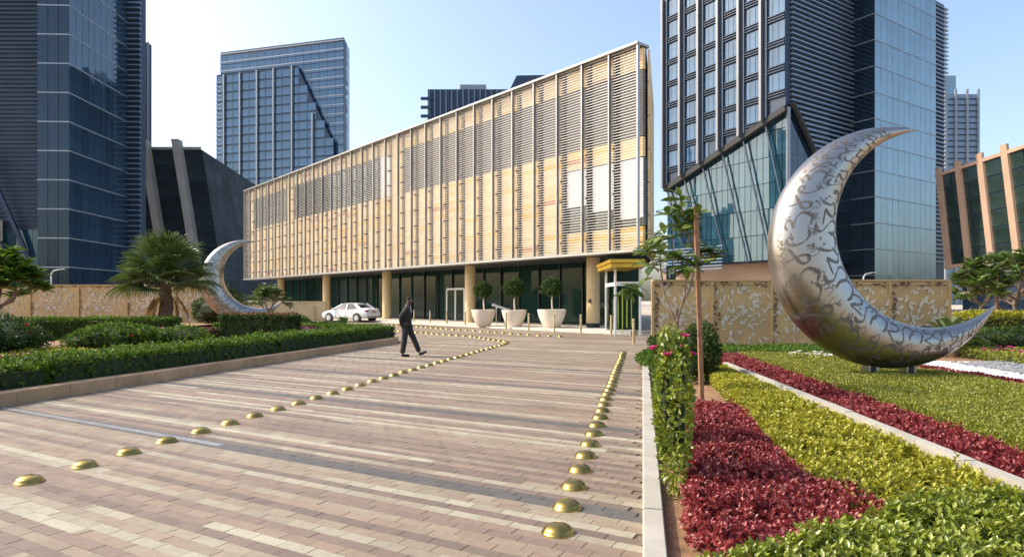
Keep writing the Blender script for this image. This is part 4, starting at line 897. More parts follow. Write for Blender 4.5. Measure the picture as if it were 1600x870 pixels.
# ================================================================== crescents
M['crescent'] = None
def steel():
    m = bpy.data.materials.new('brushed_steel'); m.use_nodes = True; t = m.node_tree; p = t.nodes['Principled BSDF']; L = t.links.new
    tc = N(t, 'ShaderNodeTexCoord'); mp = N(t, 'ShaderNodeMapping'); L(tc.outputs['Object'], mp.inputs[0]); mp.inputs['Scale'].default_value = (3, 3, 40)
    nz = N(t, 'ShaderNodeTexNoise'); nz.inputs['Scale'].default_value = 2; nz.inputs['Detail'].default_value = 6; L(mp.outputs[0], nz.inputs['Vector'])
    n2 = N(t, 'ShaderNodeTexNoise'); n2.inputs['Scale'].default_value = 1.3; n2.inputs['Detail'].default_value = 4; L(tc.outputs['Object'], n2.inputs['Vector'])
    mr = N(t, 'ShaderNodeMapRange'); mr.inputs[3].default_value = .24; mr.inputs[4].default_value = .40; L(nz.outputs['Fac'], mr.inputs[0]); L(mr.outputs[0], p.inputs['Roughness'])
    rp = N(t, 'ShaderNodeValToRGB'); rp.color_ramp.elements[0].color = (.34, .31, .275, 1); rp.color_ramp.elements[1].color = (.47, .44, .405, 1); L(n2.outputs['Fac'], rp.inputs[0]); L(rp.outputs[0], p.inputs['Base Color'])
    p.inputs['Metallic'].default_value = 1; p.inputs['Anisotropic'].default_value = .35; return m
M['crescent'] = steel(); M['etch'] = mat('etched_calligraphy', (.13, .115, .10), .5, .5, var=.5, scale=45)
OC, OR = Vector((0, 2.60)), 2.56                    # outer circle (x, z above the bed), inner circle (metres)
IC, IR = Vector((.89, 3.0)), 2.10
def tips():
    d = (IC-OC).length; a = (OR**2-IR**2+d*d)/(2*d); h = math.sqrt(OR**2-a*a); e = (IC-OC)/d; m = OC+e*a; pp = Vector((-e.y, e.x)); return m+pp*h, m-pp*h
TP1, TP2 = tips()
if TP1.y < TP2.y: TP1, TP2 = TP2, TP1
ao = [math.atan2(TP1.y-OC.y, TP1.x-OC.x), math.atan2(TP2.y-OC.y, TP2.x-OC.x)+2*math.pi]; ai = [math.atan2(TP1.y-IC.y, TP1.x-IC.x), math.atan2(TP2.y-IC.y, TP2.x-IC.x)+2*math.pi]
ao = [a if a > 0 else a+2*math.pi for a in ao]; ai = [a if a > 0 else a+2*math.pi for a in ai]
if ao[1] > 2*math.pi+ao[0]: ao[1] -= 2*math.pi
if ai[1] > 2*math.pi+ai[0]: ai[1] -= 2*math.pi
def cres(s, ph, out=0.0):
    a = ao[0]+(ao[1]-ao[0])*s; b_ = ai[0]+(ai[1]-ai[0])*s
    o = Vector((OC.x+OR*math.cos(a), 0, OC.y+OR*math.sin(a))); i = Vector((IC.x+IR*math.cos(b_), 0, IC.y+IR*math.sin(b_)))
    c = (o+i)/2; e = (o-i); w = e.length/2; e = e.normalized() if w > 1e-5 else Vector((0, 0, 1)); d = w*.78
    cp, sp = math.cos(ph), math.sin(ph)
    cx = math.copysign(abs(cp)**.9, cp); sy = math.copysign(abs(sp)**.9, sp)
    p = c+e*(w*cx)+Vector((0, 1, 0))*(d*sy)
    nn = (e*cp/max(w, .02)+Vector((0, 1, 0))*(sp/max(d, .02))).normalized(); return p+nn*out
def word(rs, n):
    """one flowing joined word: letter shapes along a baseline, smoothed; plus the places of its dots"""
    P = [(0, 0)]; x = 0; dots = []
    def arc(cx, cy, rx, ry, a0, a1, k=7): return [(cx+rx*math.cos(a0+(a1-a0)*i/k), cy+ry*math.sin(a0+(a1-a0)*i/k)) for i in range(k+1)]
    for q in range(n):
        t = rs.random()
        if t < .22: P += [(x+.05, .05), (x+.12, .30), (x+.17, .06), (x+.25, 0)]; dots.append((x+.13, rs.choice((.52, -.28)))); x += .25
        elif t < .42: P += [(x+.08, 0)]+arc(x+.22, .16, .15, .17, -1.5, 4.4)+[(x+.36, .02)]; x += .38
        elif t < .60: P += [(x+.06, .02), (x+.10, .5), (x+.08, 1.0), (x+.13, 1.02), (x+.15, .5), (x+.20, 0)]; x += .24
        elif t < .78: P += [(x+.05, .0)]+arc(x+.38, -.05, .33, .42, 3.0, 6.5, 9)+[(x+.66, .28)]; dots.append((x+.38, .18)); P += [(x+.72, .1)]; x += .76
        else: P += [(x+.1, .1), (x+.45, .75), (x+.5, .72), (x+.18, .22), (x+.3, .0)]; x += .34
    P += arc(x+.42, -.02, .42, .55, 3.1, 6.0, 10)+[(x+.98, .25), (x+.86, .5)]; dots += [(x+.42, .12)]; x += .9
    out = []
    for i in range(len(P)-1):                                   # Catmull-Rom
        p0, p1, p2, p3 = P[max(i-1, 0)], P[i], P[i+1], P[min(i+2, len(P)-1)]
        for k in range(3):
            t = k/3; out.append(tuple(.5*(2*p1[m]+(p2[m]-p0[m])*t+(2*p0[m]-5*p1[m]+4*p2[m]-p3[m])*t*t+(3*p1[m]-p0[m]-3*p2[m]+p3[m])*t**3) for m in (0, 1)))
    out.append(P[-1]); return [(a-x/2, b) for a, b in out], [(a-x/2, b) for a, b in dots], x
def crescent(name, label, loc, rz, seed, bold=1.0):
    e = empty(name, (0, 0, 0), 0, label, 'sculpture', 'steel crescent sculptures'); n = 36; ns = 96; secs = []
    for k in range(ns+1):
        s = .0015+.997*(k/ns); secs.append([cres(s, 2*math.pi*j/n) for j in range(n)])
    mb = MB(); mb.loft(secs); body = mb.build('crescent_body', M['crescent'], e, True, angle=80)
    rs = random.Random(seed); J = MB(); A = (ao[1]-ao[0])*OR*.86
    def place(x, y, s0, p0, cr, sr):
        X = x*cr-y*sr; Y = x*sr+y*cr; s = s0+X/A; w_ = max((cres(min(max(s, .02), .98), 0)-cres(min(max(s, .02), .98), math.pi)).length/2, .05); return s, p0+Y/(w_*.9)
    def ribbon(pts, s0, p0, sc, rot, wd, lift=.004, pen=.8):
        cr, sr = math.cos(rot), math.sin(rot); m = len(pts); run = ([], [])
        def flush():
            k_ = len(run[0])
            if k_ > 2: J.add(run[0]+run[1], [(i, i+1, k_+i+1, k_+i) for i in range(k_-1)])
            run[0].clear(); run[1].clear()
        for i, (x, y) in enumerate(pts):
            x2, y2 = pts[min(i+1, m-1)]; x1, y1 = pts[max(i-1, 0)]; dx, dy = x2-x1, y2-y1; l = math.hypot(dx, dy) or 1
            w = wd*(.30+.85*abs(math.sin(math.atan2(dy, dx)-pen)))*(1 if 1 < i < m-2 else .4); E = []
            for side in (1, -1):
                s, ph = place(x*sc-side*dy/l*w/2, y*sc+side*dx/l*w/2, s0, p0, cr, sr)
                if .035 < s < .965 and math.pi*1.04 < ph < math.pi*1.97: E.append(cres(s, ph, lift))
            if len(E) == 2: run[0].append(E[0]); run[1].append(E[1])
            else: flush()
        flush()
    CURL = [[(-.2, .9), (.25, .8), (.3, .45), (-.1, .15), (-.45, -.2), (-.35, -.7), (.15, -.85), (.55, -.5), (.5, -.15)],
            [(.1, .25), (-.1, .42), (.08, .66), (.32, .5), (.34, .05), (.1, -.4), (-.3, -.6), (-.7, -.45)],
            [(-.62, .40), (-.68, -.1), (-.35, -.58), (.15, -.62), (.52, -.25), (.58, .35), (.45, .6)],
            [(-.45, .9), (-.1, .3), (.2, -.2), (.05, -.55), (-.3, -.42), (-.2, 0), (.2, .5), (.45, .95)],
            [(.75, .8), (.05, .45), (-.3, .28), (.2, .1), (.48, -.18), (.2, -.55), (-.55, -.5)],
            [(.38, .75), (0, .88), (-.28, .6), (0, .4), (.3, .35), (-.3, .1), (-.52, -.35), (-.1, -.78), (.5, -.6)]]
    def smooth(P):
        out = []
        for i in range(len(P)-1):
            p0, p1, p2, p3 = P[max(i-1, 0)], P[i], P[i+1], P[min(i+2, len(P)-1)]
            for q in range(5): t = q/5; out.append(tuple(.5*(2*p1[m]+(p2[m]-p0[m])*t+(2*p0[m]-5*p1[m]+4*p2[m]-p3[m])*t*t+(3*p1[m]-p0[m]-3*p2[m]+p3[m])*t**3) for m in (0, 1)))
        return out+[P[-1]]
    s0 = .085; i = 0
    while s0 < .93:                                             # large curled letters
        w_ = (cres(s0, 0)-cres(s0, math.pi)).length/2; sc = max(.12, w_*.52)
        lanes = (-.52, .42) if w_ > .36 else (0,)
        for j, off in enumerate(lanes): ribbon(smooth(CURL[(i*2+j+seed) % 6]), s0+(j*.5)*sc/A, 1.5*math.pi+off, sc*(.9 if len(lanes) > 1 else 1.1), rs.uniform(-.6, .6), sc*.17*bold, pen=.7)
        s0 += 1.05*sc/A; i += 1
    for q in range(120):                                        # dots and short marks
        ribbon(smooth(rs.choice([[(-.5, 0), (0, .08), (.5, 0)], [(-.5, .25), (-.1, -.15), (.3, .1), (.5, .45)], [(-.25, -.3), (0, 0), (.25, .3)]])), rs.uniform(.07, .94), 1.5*math.pi+rs.uniform(-1.15, 1.05), .065, rs.uniform(0, 6.28), .028*bold)
    k = 0; s0 = .10
    while s0 < .93:
        w_ = (cres(s0, 0)-cres(s0, math.pi)).length/2
        lanes = ((-1.0, .17), (-.05, .17), (.90, .17)) if w_ > .36 else ()
        step = 0
        for off, f in lanes:
            sc = w_*f*rs.uniform(.9, 1.15); pts, dots, ln = word(rs, rs.choice((2, 3, 3, 4))); rot = rs.uniform(-.25, .25)+(math.pi if rs.random() < .25 else 0); sh = rs.uniform(-.012, .012)
            ribbon(pts, s0+sh, 1.5*math.pi+off*1.05+.05, sc, rot, max(.012, sc*.13)*bold); step = max(step, ln*sc/A*1.2)
            for (dx, dy) in dots: ribbon([(dx-.055, dy-.02), (dx-.02, dy), (dx+.02, dy+.01), (dx+.055, dy+.03)], s0+sh, 1.5*math.pi+off*1.05+.05, sc, rot, sc*.13*bold, pen=1.2)
        s0 += max(.02, step)
    g = J.build('calligraphy', M['etch'], body); g['kind'] = 'stuff'
    for x in (-.42, .38):
        zt = OC.y-math.sqrt(max(0, OR**2-x*x))+.12; mb = MB(); mb.box(x-.11, x+.11, -.13, .13, -.35, zt); o = mb.build('leg', M['steel'], e)
        mb = MB(); mb.box(x-.11+.065, x+.11-.065, -.15, -.131, -.35, zt-.05); mb.build('leg_recess_shade', M['black'], o)  # raised black strip paints the shade of a recess on the leg
    e.location = loc; e.rotation_euler = (0, 0, rz); return e
crescent('crescent_sculpture', 'large brushed steel crescent engraved with calligraphy on the green lawn', (7.32, 12.4, .31), 0, 4).scale = (.912, .912, .912)
crescent('crescent_sculpture', 'distant steel crescent rising between the palm and the box hedge', (-16.8, 40.2, .30), R(18), 9, .55)

# ================================================================== planting on the left bed
def along(a, c, w, k0=0.0, k1=1.0): # strip polygon left of the line a->c
    d = (c-a).normalized(); n = Vector((-d.y, d.x)); p, q = a+(c-a)*k0, a+(c-a)*k1; return p, q, n
kd = (KB-KA).normalized(); kn = Vector((-kd.y, kd.x))
def strip_poly(s0, s1, o0, o1): 
    A = [KA+kd*s0+kn*o0, KA+kd*s1+kn*o0, KA+kd*s1+kn*o1, KA+kd*s0+kn*o1]; return [(p.x, p.y) for p in A]
KL = (KB-KA).length
for i, (s0, s1, h, lab) in enumerate([(1.0, 8.5, .60, 'long clipped green hedge behind the kerb at the left edge'), (8.52, 15.4, .64, 'clipped green hedge along the kerb in front of the palm'), (15.42, KL+.6, .66, 'clipped green hedge along the kerb ending beside the walking person')]):
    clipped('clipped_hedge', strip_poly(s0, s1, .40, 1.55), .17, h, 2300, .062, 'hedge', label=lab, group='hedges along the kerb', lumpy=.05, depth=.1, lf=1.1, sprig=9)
clipped('clipped_hedge', [(-5.3, 25.9), (-6.2, 27.3), (-9.5, 28.7), (-13.4, 30.3), (-13.8, 29.4), (-9.8, 27.6), (-7.2, 26.5), (-6.4, 25.4)], .17, .62, 1300, .075, 'hedge', label='clipped green hedge curving round the far end of the bed', group='hedges along the kerb', depth=.1)
bush('shrub', (-12.7, 15.4, .17), (1.6, 1.2, 1.15), 9000, .085, 'darkhedge', 'dark shrub with red flowers at the left edge', flowers=('redflower', 24, .16, .55))
bush('shrub', (-10.9, 17.6, .17), (1.35, .95, .86), 9500, .09, 'hedge', 'bright green leafy shrub in front of the palm', flowers=('redflower', 2, .14, .6))
bush('shrub', (-9.7, 18.9, .17), (.95, .8, .74), 5000, .085, 'hedge', 'smaller green shrub at the foot of the palm')
clipped('clipped_hedge', [(-19, 24), (-13.2, 24.6), (-13.2, 25.6), (-19, 25)], .17, .98, 900, .085, 'hedge', label='green hedge with orange tips below the gold wall', group='hedges inside the bed', depth=.12)
clipped('ground_cover', [(-12, 12.2), (-10.6, 12.4), (-9.9, 15.6), (-11.5, 16)], .17, .42, 900, .09, 'yellow', label='low bright green plants between the shrubs at the left edge', cat='ground cover', kind='stuff', lumpy=.05)
clipped('ground_cover', [(-10.6, 11.2), (-9.5, 11.4), (-9.2, 13.4), (-10.5, 13.6)], .17, .50, 700, .08, 'purple', label='low purple plants behind the hedge at the left edge', cat='ground cover', kind='stuff', lumpy=.05)
clipped('box_hedge', [(-11.0, 24.0), (-8.35, 24.0), (-8.35, 25.3), (-11.0, 25.3)], .17, 1.10, 1900, .075, 'darkhedge', label='dark box hedge block with orange tips before the distant crescent', lumpy=.05, depth=.1, sprig=9)
clipped('ground_cover', [(-10.95, 24.05), (-8.4, 24.05), (-8.4, 25.25), (-10.95, 25.25)], 1.0, 1.15, 900, .07, 'redhedge', label='reddish new leaves on top of the box hedge', cat='foliage', kind='stuff', sides=False)
bush('shrub', (-10.6, 31.2, .17), (.95, .9, .80), 5000, .1, 'hedge', 'rounded green shrub right of the box hedge')
bush('shrub', (-8.6, 26.9, .17), (.75, .6, .40), 3500, .08, 'purple', 'low purple shrub beside the box hedge')
bush('shrub', (-8.9, 29.4, .17), (1.1, .8, .52), 4200, .09, 'darkhedge', 'low dark shrub before the white car')
clipped('low_hedge', [(-13.4, 23.6), (-11.2, 23.4), (-11.2, 24.4), (-13.4, 24.6)], .17, .60, 1100, .08, 'redhedge', label='low hedge with red tips between palm and box hedge', depth=.1)
bush('shrub', (-19.2, 42.3, .17), (2.4, .9, 1.9), 9000, .13, 'darkhedge', 'tall dark shrub mass behind the palm and distant crescent')
bush('shrub', (-22.5, 46.5, 0), (3.2, 1.4, 3.2), 11000, .16, 'darkhedge', 'dark tree-high shrub under the far corner of the clad building')

# fan palm
def frond_mesh(k):
    rs = random.Random(k); P = []; D = []; U = []; L = []; W = []; n = 34
    mb_p = []
    r0 = .80; span = R(118)
    V = []; F = []; cols = []
    for i in range(n):
        a = -span+2*span*i/(n-1); ln = (.72+.22*math.cos(a*.7))*rs.uniform(.9, 1.08); w = .078
        d = Vector((math.cos(a), math.sin(a), 0)); sd = Vector((-math.sin(a), math.cos(a), 0)); up = Vector((0, 0, 1)); o = Vector((r0, 0, 0)); z = .05*math.cos(i*math.pi)
        prev = None; K = 5
        for j in range(K+1):
            t = j/K; droop = -.42*ln*max(0, t-.45)**1.6*rs.uniform(.8, 1.5); p = o+d*(ln*t)+up*(droop+.10*math.sin(t*3)*(1-abs(a)/3)); ww = w*(.35+1.1*t if t < .5 else .9*(1-t)*2)*.9+.002
            V += [p-sd*ww*.5+up*.012, p+up*-.012, p+sd*ww*.5+up*.012]; cols += [rs.random()*.5+.2+.25*t]*3
            if j: b0 = len(V)-6; F += [(b0, b0+1, b0+4, b0+3), (b0+1, b0+2, b0+5, b0+4)]
    me = bpy.data.meshes.new('frond'); me.from_pydata([tuple(v) for v in V], [], F); at = me.attributes.new('rnd', 'FLOAT', 'POINT'); at.data.foreach_set('value', cols); return me
FR = [frond_mesh(k) for k in range(4)]
for m_ in FR: m_.materials.append(G['palm'])
DRY = [m_.copy() for m_ in FR[:2]]
for m_ in DRY: m_.materials.clear(); m_.materials.append(G['dry'])
b = MB(); b.tube([(-.15, 0, -.04), (.3, 0, 0), (.82, 0, .01)], [.03, .02, .012], 6); PET = b.mesh('petiole', G['palm'])
def fan_palm(name, label, c, th, sc, nf, seed, dry=5):
    rs = random.Random(seed); rt = empty(name, c, 0, label, 'palm'); mb = MB(); K = 14
    mb.tube([(c[0]+.03*math.sin(i), c[1], c[2]-.1+th*i/K) for i in range(K+1)], [(.30-.10*i/K)*(1+.10*(i % 2)) for i in range(K+1)], 12); mb.build('trunk', M['palmbark'], rt, True)
    for i in range(nf):
        t = (i+.5)/nf; el = math.radians(88-98*t**1.1)+rs.uniform(-.12, .12); az = i*2.399+rs.uniform(-.25, .25); s = sc*rs.uniform(.85, 1.12)
        Rm = Euler((rs.uniform(-.35, .35), 0, 0)).to_matrix(); Ry = Matrix.Rotation(-el, 3, 'Y'); Rz = Matrix.Rotation(az, 3, 'Z'); e = (Rz@Ry@Rm).to_euler()
        bpt = (math.cos(az)*.14, math.sin(az)*.14, th-.05-.35*t); o = link('frond', FR[i % 4], rt, bpt, e); o.scale = (s, s, s); pt = link('petiole', PET, o)
    for i in range(dry):
        az = rs.choice((3.4, 3.9, 2.9, 4.4, .4))+rs.uniform(-.3, .3); el = -R(rs.uniform(58, 80)); e = (Matrix.Rotation(az, 3, 'Z')@Matrix.Rotation(-el, 3, 'Y')).to_euler(); o = link('dry_frond', DRY[i % 2], rt, (math.cos(az)*.2, math.sin(az)*.2, th-.5), e); o.scale = (sc*.8, sc*.34, sc*.5)
    return rt
fan_palm('fan_palm', 'large fan palm with dry skirt in front of the gold wall', (-14.6, 27.0, .17), 2.55, 1.1, 50, 3, 5)
# feather palms (cycads)
def cycad(name, label, c, ln, nf, th, seed, lm='palm'):
    rs = random.Random(seed); rt = empty(name, c, 0, label, 'palm'); mb = MB(); mb.tube([(c[0], c[1], c[2]-.05), (c[0], c[1], c[2]+th*.6), (c[0], c[1], c[2]+th)], [.19, .18, .12], 10); mb.build('trunk', M['palmbark'], rt, True)
    for i in range(nf):
        az = i*2.399; el = R(78-82*(i/nf))+rs.uniform(-.1, .1); d = Vector((math.cos(az)*math.cos(el), math.sin(az)*math.cos(el), math.sin(el))); sd = Vector((-math.sin(az), math.cos(az), 0)); P = []; D = []; U = []; o = Vector((c[0], c[1], c[2]+th)); K = 26; up = sd.cross(d)*-1
        if up.z < 0: up = -up
        for j in range(K):
            t = (j+2)/(K+2); p = o+d*(ln*t)-Vector((0, 0, 1))*(ln*.42*t*t)
            for s in (-1, 1): P.append(p); D.append(sd*s*1.0+d*.55+up*.25); U.append(up)
        n = len(P); L = np.full(n, ln*.2)*np.repeat(np.sin(np.linspace(.5, 2.9, K)), 2); leafmesh('frond', P, np.array([tuple(x) for x in D]), np.array([tuple(x) for x in U]), L, np.full(n, .022), G[lm], RNG.random(n)*.6+.2, rt, kind=None, droop=.1)
    return rt
cycad('cycad', 'spiky green cycad behind the right tip of the large crescent', (12.8, 18.6, .0), 1.35, 34, .42, 2)
cycad('cycad', 'small dark cycad before the white car', (-8.2, 31.0, .17), .9, 20, .2, 5)

# broad-leaved small trees
b = MB(); V = []; K = 6
bm_v = []; bm_f = []
for i in range(K+1):
    t = i/K; w = .5*math.sin(math.pi*min(1, t*.97+.02))**.8*(.85+.3*t); z = -.22*t*t
    bm_v += [(t, -w*.42, z+.05), (t, 0, z), (t, w*.42, z+.05)]
    if i: q = 3*i; bm_f += [(q-3, q-2, q+1, q), (q-2, q-1, q+2, q+1)]
LEAF = []
for k in range(3):
    me = bpy.data.meshes.new('leaf'); me.from_pydata(bm_v, [], bm_f); at = me.attributes.new('rnd', 'FLOAT', 'POINT'); at.data.foreach_set('value', [.22+.3*k]*len(bm_v)); me.materials.append(G['tree']); me.polygons.foreach_set('use_smooth', [True]*len(bm_f)); LEAF.append(me)
def broad_tree(name, label, c, h, spread, tips_, leaf, seed, per=9, single=False, trunk=.06, lm='tree', blossom=0, low=.45, squash=1.0, grp=None):
    rs = random.Random(seed); rt = empty(name, c, 0, label, 'tree', grp); c = Vector(c); mb = MB(); ends = []
    fork = c+Vector((rs.uniform(-.05, .05), 0, h*low)); mb.tube([c-E3*.1, c.lerp(fork, .5)+Vector((.03, 0, 0)), fork], [trunk, trunk*.85, trunk*.75], 8)
    limbs = []
    for i in range(max(3, tips_//5)):
        a = i*2.399+rs.uniform(-.5, .5); l0 = c.lerp(fork, rs.uniform(.75, 1.0)); l1 = fork+Vector((math.cos(a)*spread*.42, math.sin(a)*spread*.42*squash, h*rs.uniform(.08, .30))); lm_ = l0.lerp(l1, .55)+Vector((math.cos(a)*spread*.08, math.sin(a)*spread*.08, -.03*h)); mb.tube([l0, lm_, l1], [trunk*.6, trunk*.5, trunk*.42], 7); limbs.append(l1)
    for i in range(tips_):
        a = i*2.399+rs.uniform(-.3, .3); r = spread*math.sqrt((i+.6)/tips_)*rs.uniform(.75, 1.08); z = h*(1-.42*(r/spread)**2)*rs.uniform(.86, 1.03)
        e = c+Vector((math.cos(a)*r, math.sin(a)*r*squash, z)); st_ = min(limbs, key=lambda q: (q-e).length); m1 = st_.lerp(e, .5)+Vector((rs.uniform(-.12, .12)*spread, rs.uniform(-.12, .12)*spread, -.03*h)); mb.tube([st_, m1, e], [trunk*.38, trunk*.28, trunk*.18], 6); ends.append((e, (e-m1).normalized()))
        m2 = m1.lerp(e, .5)+Vector((rs.uniform(-.2, .2), rs.uniform(-.2, .2), rs.uniform(-.1, .15)))*spread*.4; mb.tube([m1, m2], [trunk*.3, trunk*.16], 5); ends.append((m2, (m2-m1).normalized()))
    mb.build('trunk', M['bark'], rt, True); P = []; D = []; U = []; L = []
    for e, d in ends:
        for j in range(per):
            a = j*2.399+rs.random(); q = Vector((math.cos(a), math.sin(a), rs.uniform(-.25, .6))).normalized(); q = (q+d*.35).normalized(); p = e-d*rs.random()*.25*leaf*2; ln = leaf*rs.uniform(.65, 1.2)
            if single:
                o = link('leaf', LEAF[rs.randrange(3)], rt, p-c, (Matrix.Rotation(math.atan2(q.y, q.x), 3, 'Z')@Matrix.Rotation(-math.asin(max(-1, min(1, q.z)))+rs.uniform(-.2, .3), 3, 'Y')@Matrix.Rotation(rs.uniform(-.5, .5), 3, 'X')).to_euler()); o.scale = (ln, ln, ln)
            else: P.append(tuple(p)); D.append(tuple(q)); U.append((q.x*-.3+rs.uniform(-.3, .3), rs.uniform(-.3, .3), 1)); L.append(ln)
        if blossom and rs.random() < blossom:
            k = 6; a = np.arange(k)*1.05; leafmesh('blossom', np.tile(np.array(e+E3*leaf*.3), (k, 1)), np.column_stack([np.cos(a), np.sin(a), np.full(k, .5)]), np.tile([0, 0, 1.0], (k, 1)), np.full(k, leaf*.45), np.full(k, leaf*.36), G['whitepetal'], RNG.random(k), rt, kind=None)
    if not single:
        P, D, U, L = map(np.array, (P, D, U, L)); leafmesh('crown', P, D, U, L, L*.40, G[lm], np.clip(RNG.random(len(P))*.8+.1, 0, 1), rt, fold=.12, droop=.15)
    return rt
broad_tree('frangipani_tree', 'small frangipani tree with white blossom before the low beige wall', (-12.9, 33.8, .17), 2.35, 1.1, 22, .36, 5, 12, blossom=.25, trunk=.07)
broad_tree('broadleaf_tree', 'bright green broad-leaved tree at the left edge above the shrubs', (-16.6, 20.6, .17), 3.2, 1.45, 44, .44, 8, 15, lm='hedge', trunk=.09)
broad_tree('frangipani_tree', 'frangipani tree before the dark car at the right edge', (20.1, 25.6, .0), 3.8, 1.9, 42, .42, 11, 12, blossom=.15, trunk=.09, low=.5)
broad_tree('frangipani_tree', 'frangipani tree beside the crescent tip with timber prop', (17.9, 24.4, .0), 3.2, 1.2, 26, .40, 21, 12, blossom=.2, trunk=.07, low=.5)
pr = empty('tree_prop', (18.4, 24.0, 0), 0, 'timber props bracing the frangipani beside the crescent tip', 'stake')
mb = MB(); mb.bar((18.1, 23.9, 0), (18.1, 23.9, 2.6), .09, .09); mb.build('post', M['stake'], pr)
mb = MB(); mb.bar((19.3, 23.7, 0), (18.1, 23.9, 1.5), .06, .06); mb.build('brace', M['stake'], pr)

# ================================================================== garden on the right: parallel planted strips running away from the camera
gpoly = [(.62, 1.6), (12, 1.0), (40, 12), (40, 34), (15, 34), (14.9, 21.7), (4.8, 21.7), (RK*20+.15, 20), (.98, 4)]
garden_soil = sheet('garden_soil', gpoly, .03, M['soil'], label='orange brown soil under the garden plants', cat='soil')
KX = lambda y: 3.37+.094*y
lk = empty('bed_divider', (KX(9), 9, 0), 0, 'thin pale stone edging between the yellow and red plant strips', 'edging')
ys = np.arange(3.9, 15.0, .8)
for y0, y1 in zip(ys[:-1], ys[1:]):
    mb = MB(); mb.prism([(KX(y0), y0+.004), (KX(y0)+.11, y0+.004), (KX(y1)+.11, y1-.004), (KX(y1), y1-.004)], 0, .285+random.uniform(-.004, .004)); mb.build('edging_stone', M['pale_kerb'], lk)
def sp(ya, yb, la, lb, ra, rb): return [(la, ya), (ra, ya), (rb, yb), (lb, yb)]
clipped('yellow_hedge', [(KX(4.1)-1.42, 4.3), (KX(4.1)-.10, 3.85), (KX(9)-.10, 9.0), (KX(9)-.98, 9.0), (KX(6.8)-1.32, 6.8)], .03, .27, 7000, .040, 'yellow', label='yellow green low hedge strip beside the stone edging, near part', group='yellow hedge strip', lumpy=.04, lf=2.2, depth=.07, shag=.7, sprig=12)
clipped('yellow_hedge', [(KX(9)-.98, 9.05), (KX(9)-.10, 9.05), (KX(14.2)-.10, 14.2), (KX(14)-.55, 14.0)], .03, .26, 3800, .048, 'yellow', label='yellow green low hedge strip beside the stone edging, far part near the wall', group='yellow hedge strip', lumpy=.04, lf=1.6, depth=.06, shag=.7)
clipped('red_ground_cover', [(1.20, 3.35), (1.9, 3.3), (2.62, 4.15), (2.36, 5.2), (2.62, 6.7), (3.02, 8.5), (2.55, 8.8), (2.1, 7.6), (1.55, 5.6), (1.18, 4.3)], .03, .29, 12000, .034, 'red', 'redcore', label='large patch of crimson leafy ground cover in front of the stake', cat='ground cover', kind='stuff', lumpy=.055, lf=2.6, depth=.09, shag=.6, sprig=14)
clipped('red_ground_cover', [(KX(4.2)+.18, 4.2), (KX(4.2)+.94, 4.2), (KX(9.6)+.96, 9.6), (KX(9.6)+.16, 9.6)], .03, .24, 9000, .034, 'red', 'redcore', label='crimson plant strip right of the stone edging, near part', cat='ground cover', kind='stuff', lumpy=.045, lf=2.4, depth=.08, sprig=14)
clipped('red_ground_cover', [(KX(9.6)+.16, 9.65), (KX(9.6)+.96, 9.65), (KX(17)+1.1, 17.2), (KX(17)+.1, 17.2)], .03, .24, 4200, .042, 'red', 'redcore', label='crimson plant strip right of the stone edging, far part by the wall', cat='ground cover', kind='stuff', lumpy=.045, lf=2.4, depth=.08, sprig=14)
clipped('lawn_hedge', [(KX(4)+1.05, 4.2), (9.3, 4.2), (8.75, 9.4), (KX(9.4)+1.08, 9.4)], .03, .25, 4300, .036, 'lawn', label='low trimmed green groundcover bed in the near right', cat='ground cover', kind='stuff', lumpy=.02, lf=1.3, depth=.05, shag=1.0)
clipped('lawn_hedge', [(KX(9.4)+1.08, 9.42), (8.72, 9.42), (8.45, 14.6), (7.6, 17.2), (KX(17)+1.22, 17.5), (KX(13)+1.15, 13)], .03, .25, 3000, .042, 'lawn', label='low trimmed green groundcover bed under the large crescent', cat='ground cover', kind='stuff', lumpy=.02, lf=1.3, depth=.05, shag=1.0)
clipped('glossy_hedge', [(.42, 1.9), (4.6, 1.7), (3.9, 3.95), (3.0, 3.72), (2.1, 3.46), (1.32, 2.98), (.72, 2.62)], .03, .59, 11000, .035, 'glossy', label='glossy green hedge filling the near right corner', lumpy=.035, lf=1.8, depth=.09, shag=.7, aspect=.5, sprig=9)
clipped('red_ground_cover', [(8.9, 9), (9.35, 9), (9.1, 14.6), (8.6, 14.6)], .03, .22, 2200, .05, 'red', 'redcore', label='narrow red strip between the lawn and white pebbles', cat='ground cover', kind='stuff', depth=.06)
# pebbles
def pebbles(name, label, poly, n, r, m, z):
    xs = [p[0] for p in poly]; ys_ = [p[1] for p in poly]; P = np.column_stack([RNG.uniform(min(xs), max(xs), n), RNG.uniform(min(ys_), max(ys_), n)]); P = P[inpoly(P, poly)]; mb = MB()
    for x, y in P:
        q = r*random.uniform(.6, 1.4); a = random.random()*3; c_, s_ = math.cos(a), math.sin(a); vs = []
        for (ex, ey, ez) in ((1, 0, 0), (.3, .75, 0), (-.8, .5, 0), (-.9, -.4, 0), (.2, -.8, 0), (0, 0, .6), (0, 0, -.5)): X, Y = ex*q*1.2, ey*q; vs.append((x+X*c_-Y*s_, y+X*s_+Y*c_, z+.3*q+ez*q*.8))
        mb.add(vs, [(i, (i+1) % 5, 5) for i in range(5)]+[((i+1) % 5, i, 6) for i in range(5)])
    o = mb.build(name, m, None, True); tag(o, label, 'pebbles', None, 'stuff')
M['pebble'] = mat('white_pebble', (.62, .60, .57), .7, var=.25, scale=8); M['greypebble'] = mat('grey_pebble', (.26, .27, .28), .6, var=.35, scale=8)
sheet('pebble_bed', [(9.38, 8.8), (13, 8.8), (14.5, 17), (9.0, 17), (9.12, 14.7)], .05, M['limestone'], label='pale gravel bed beside the crescent', cat='gravel bed')
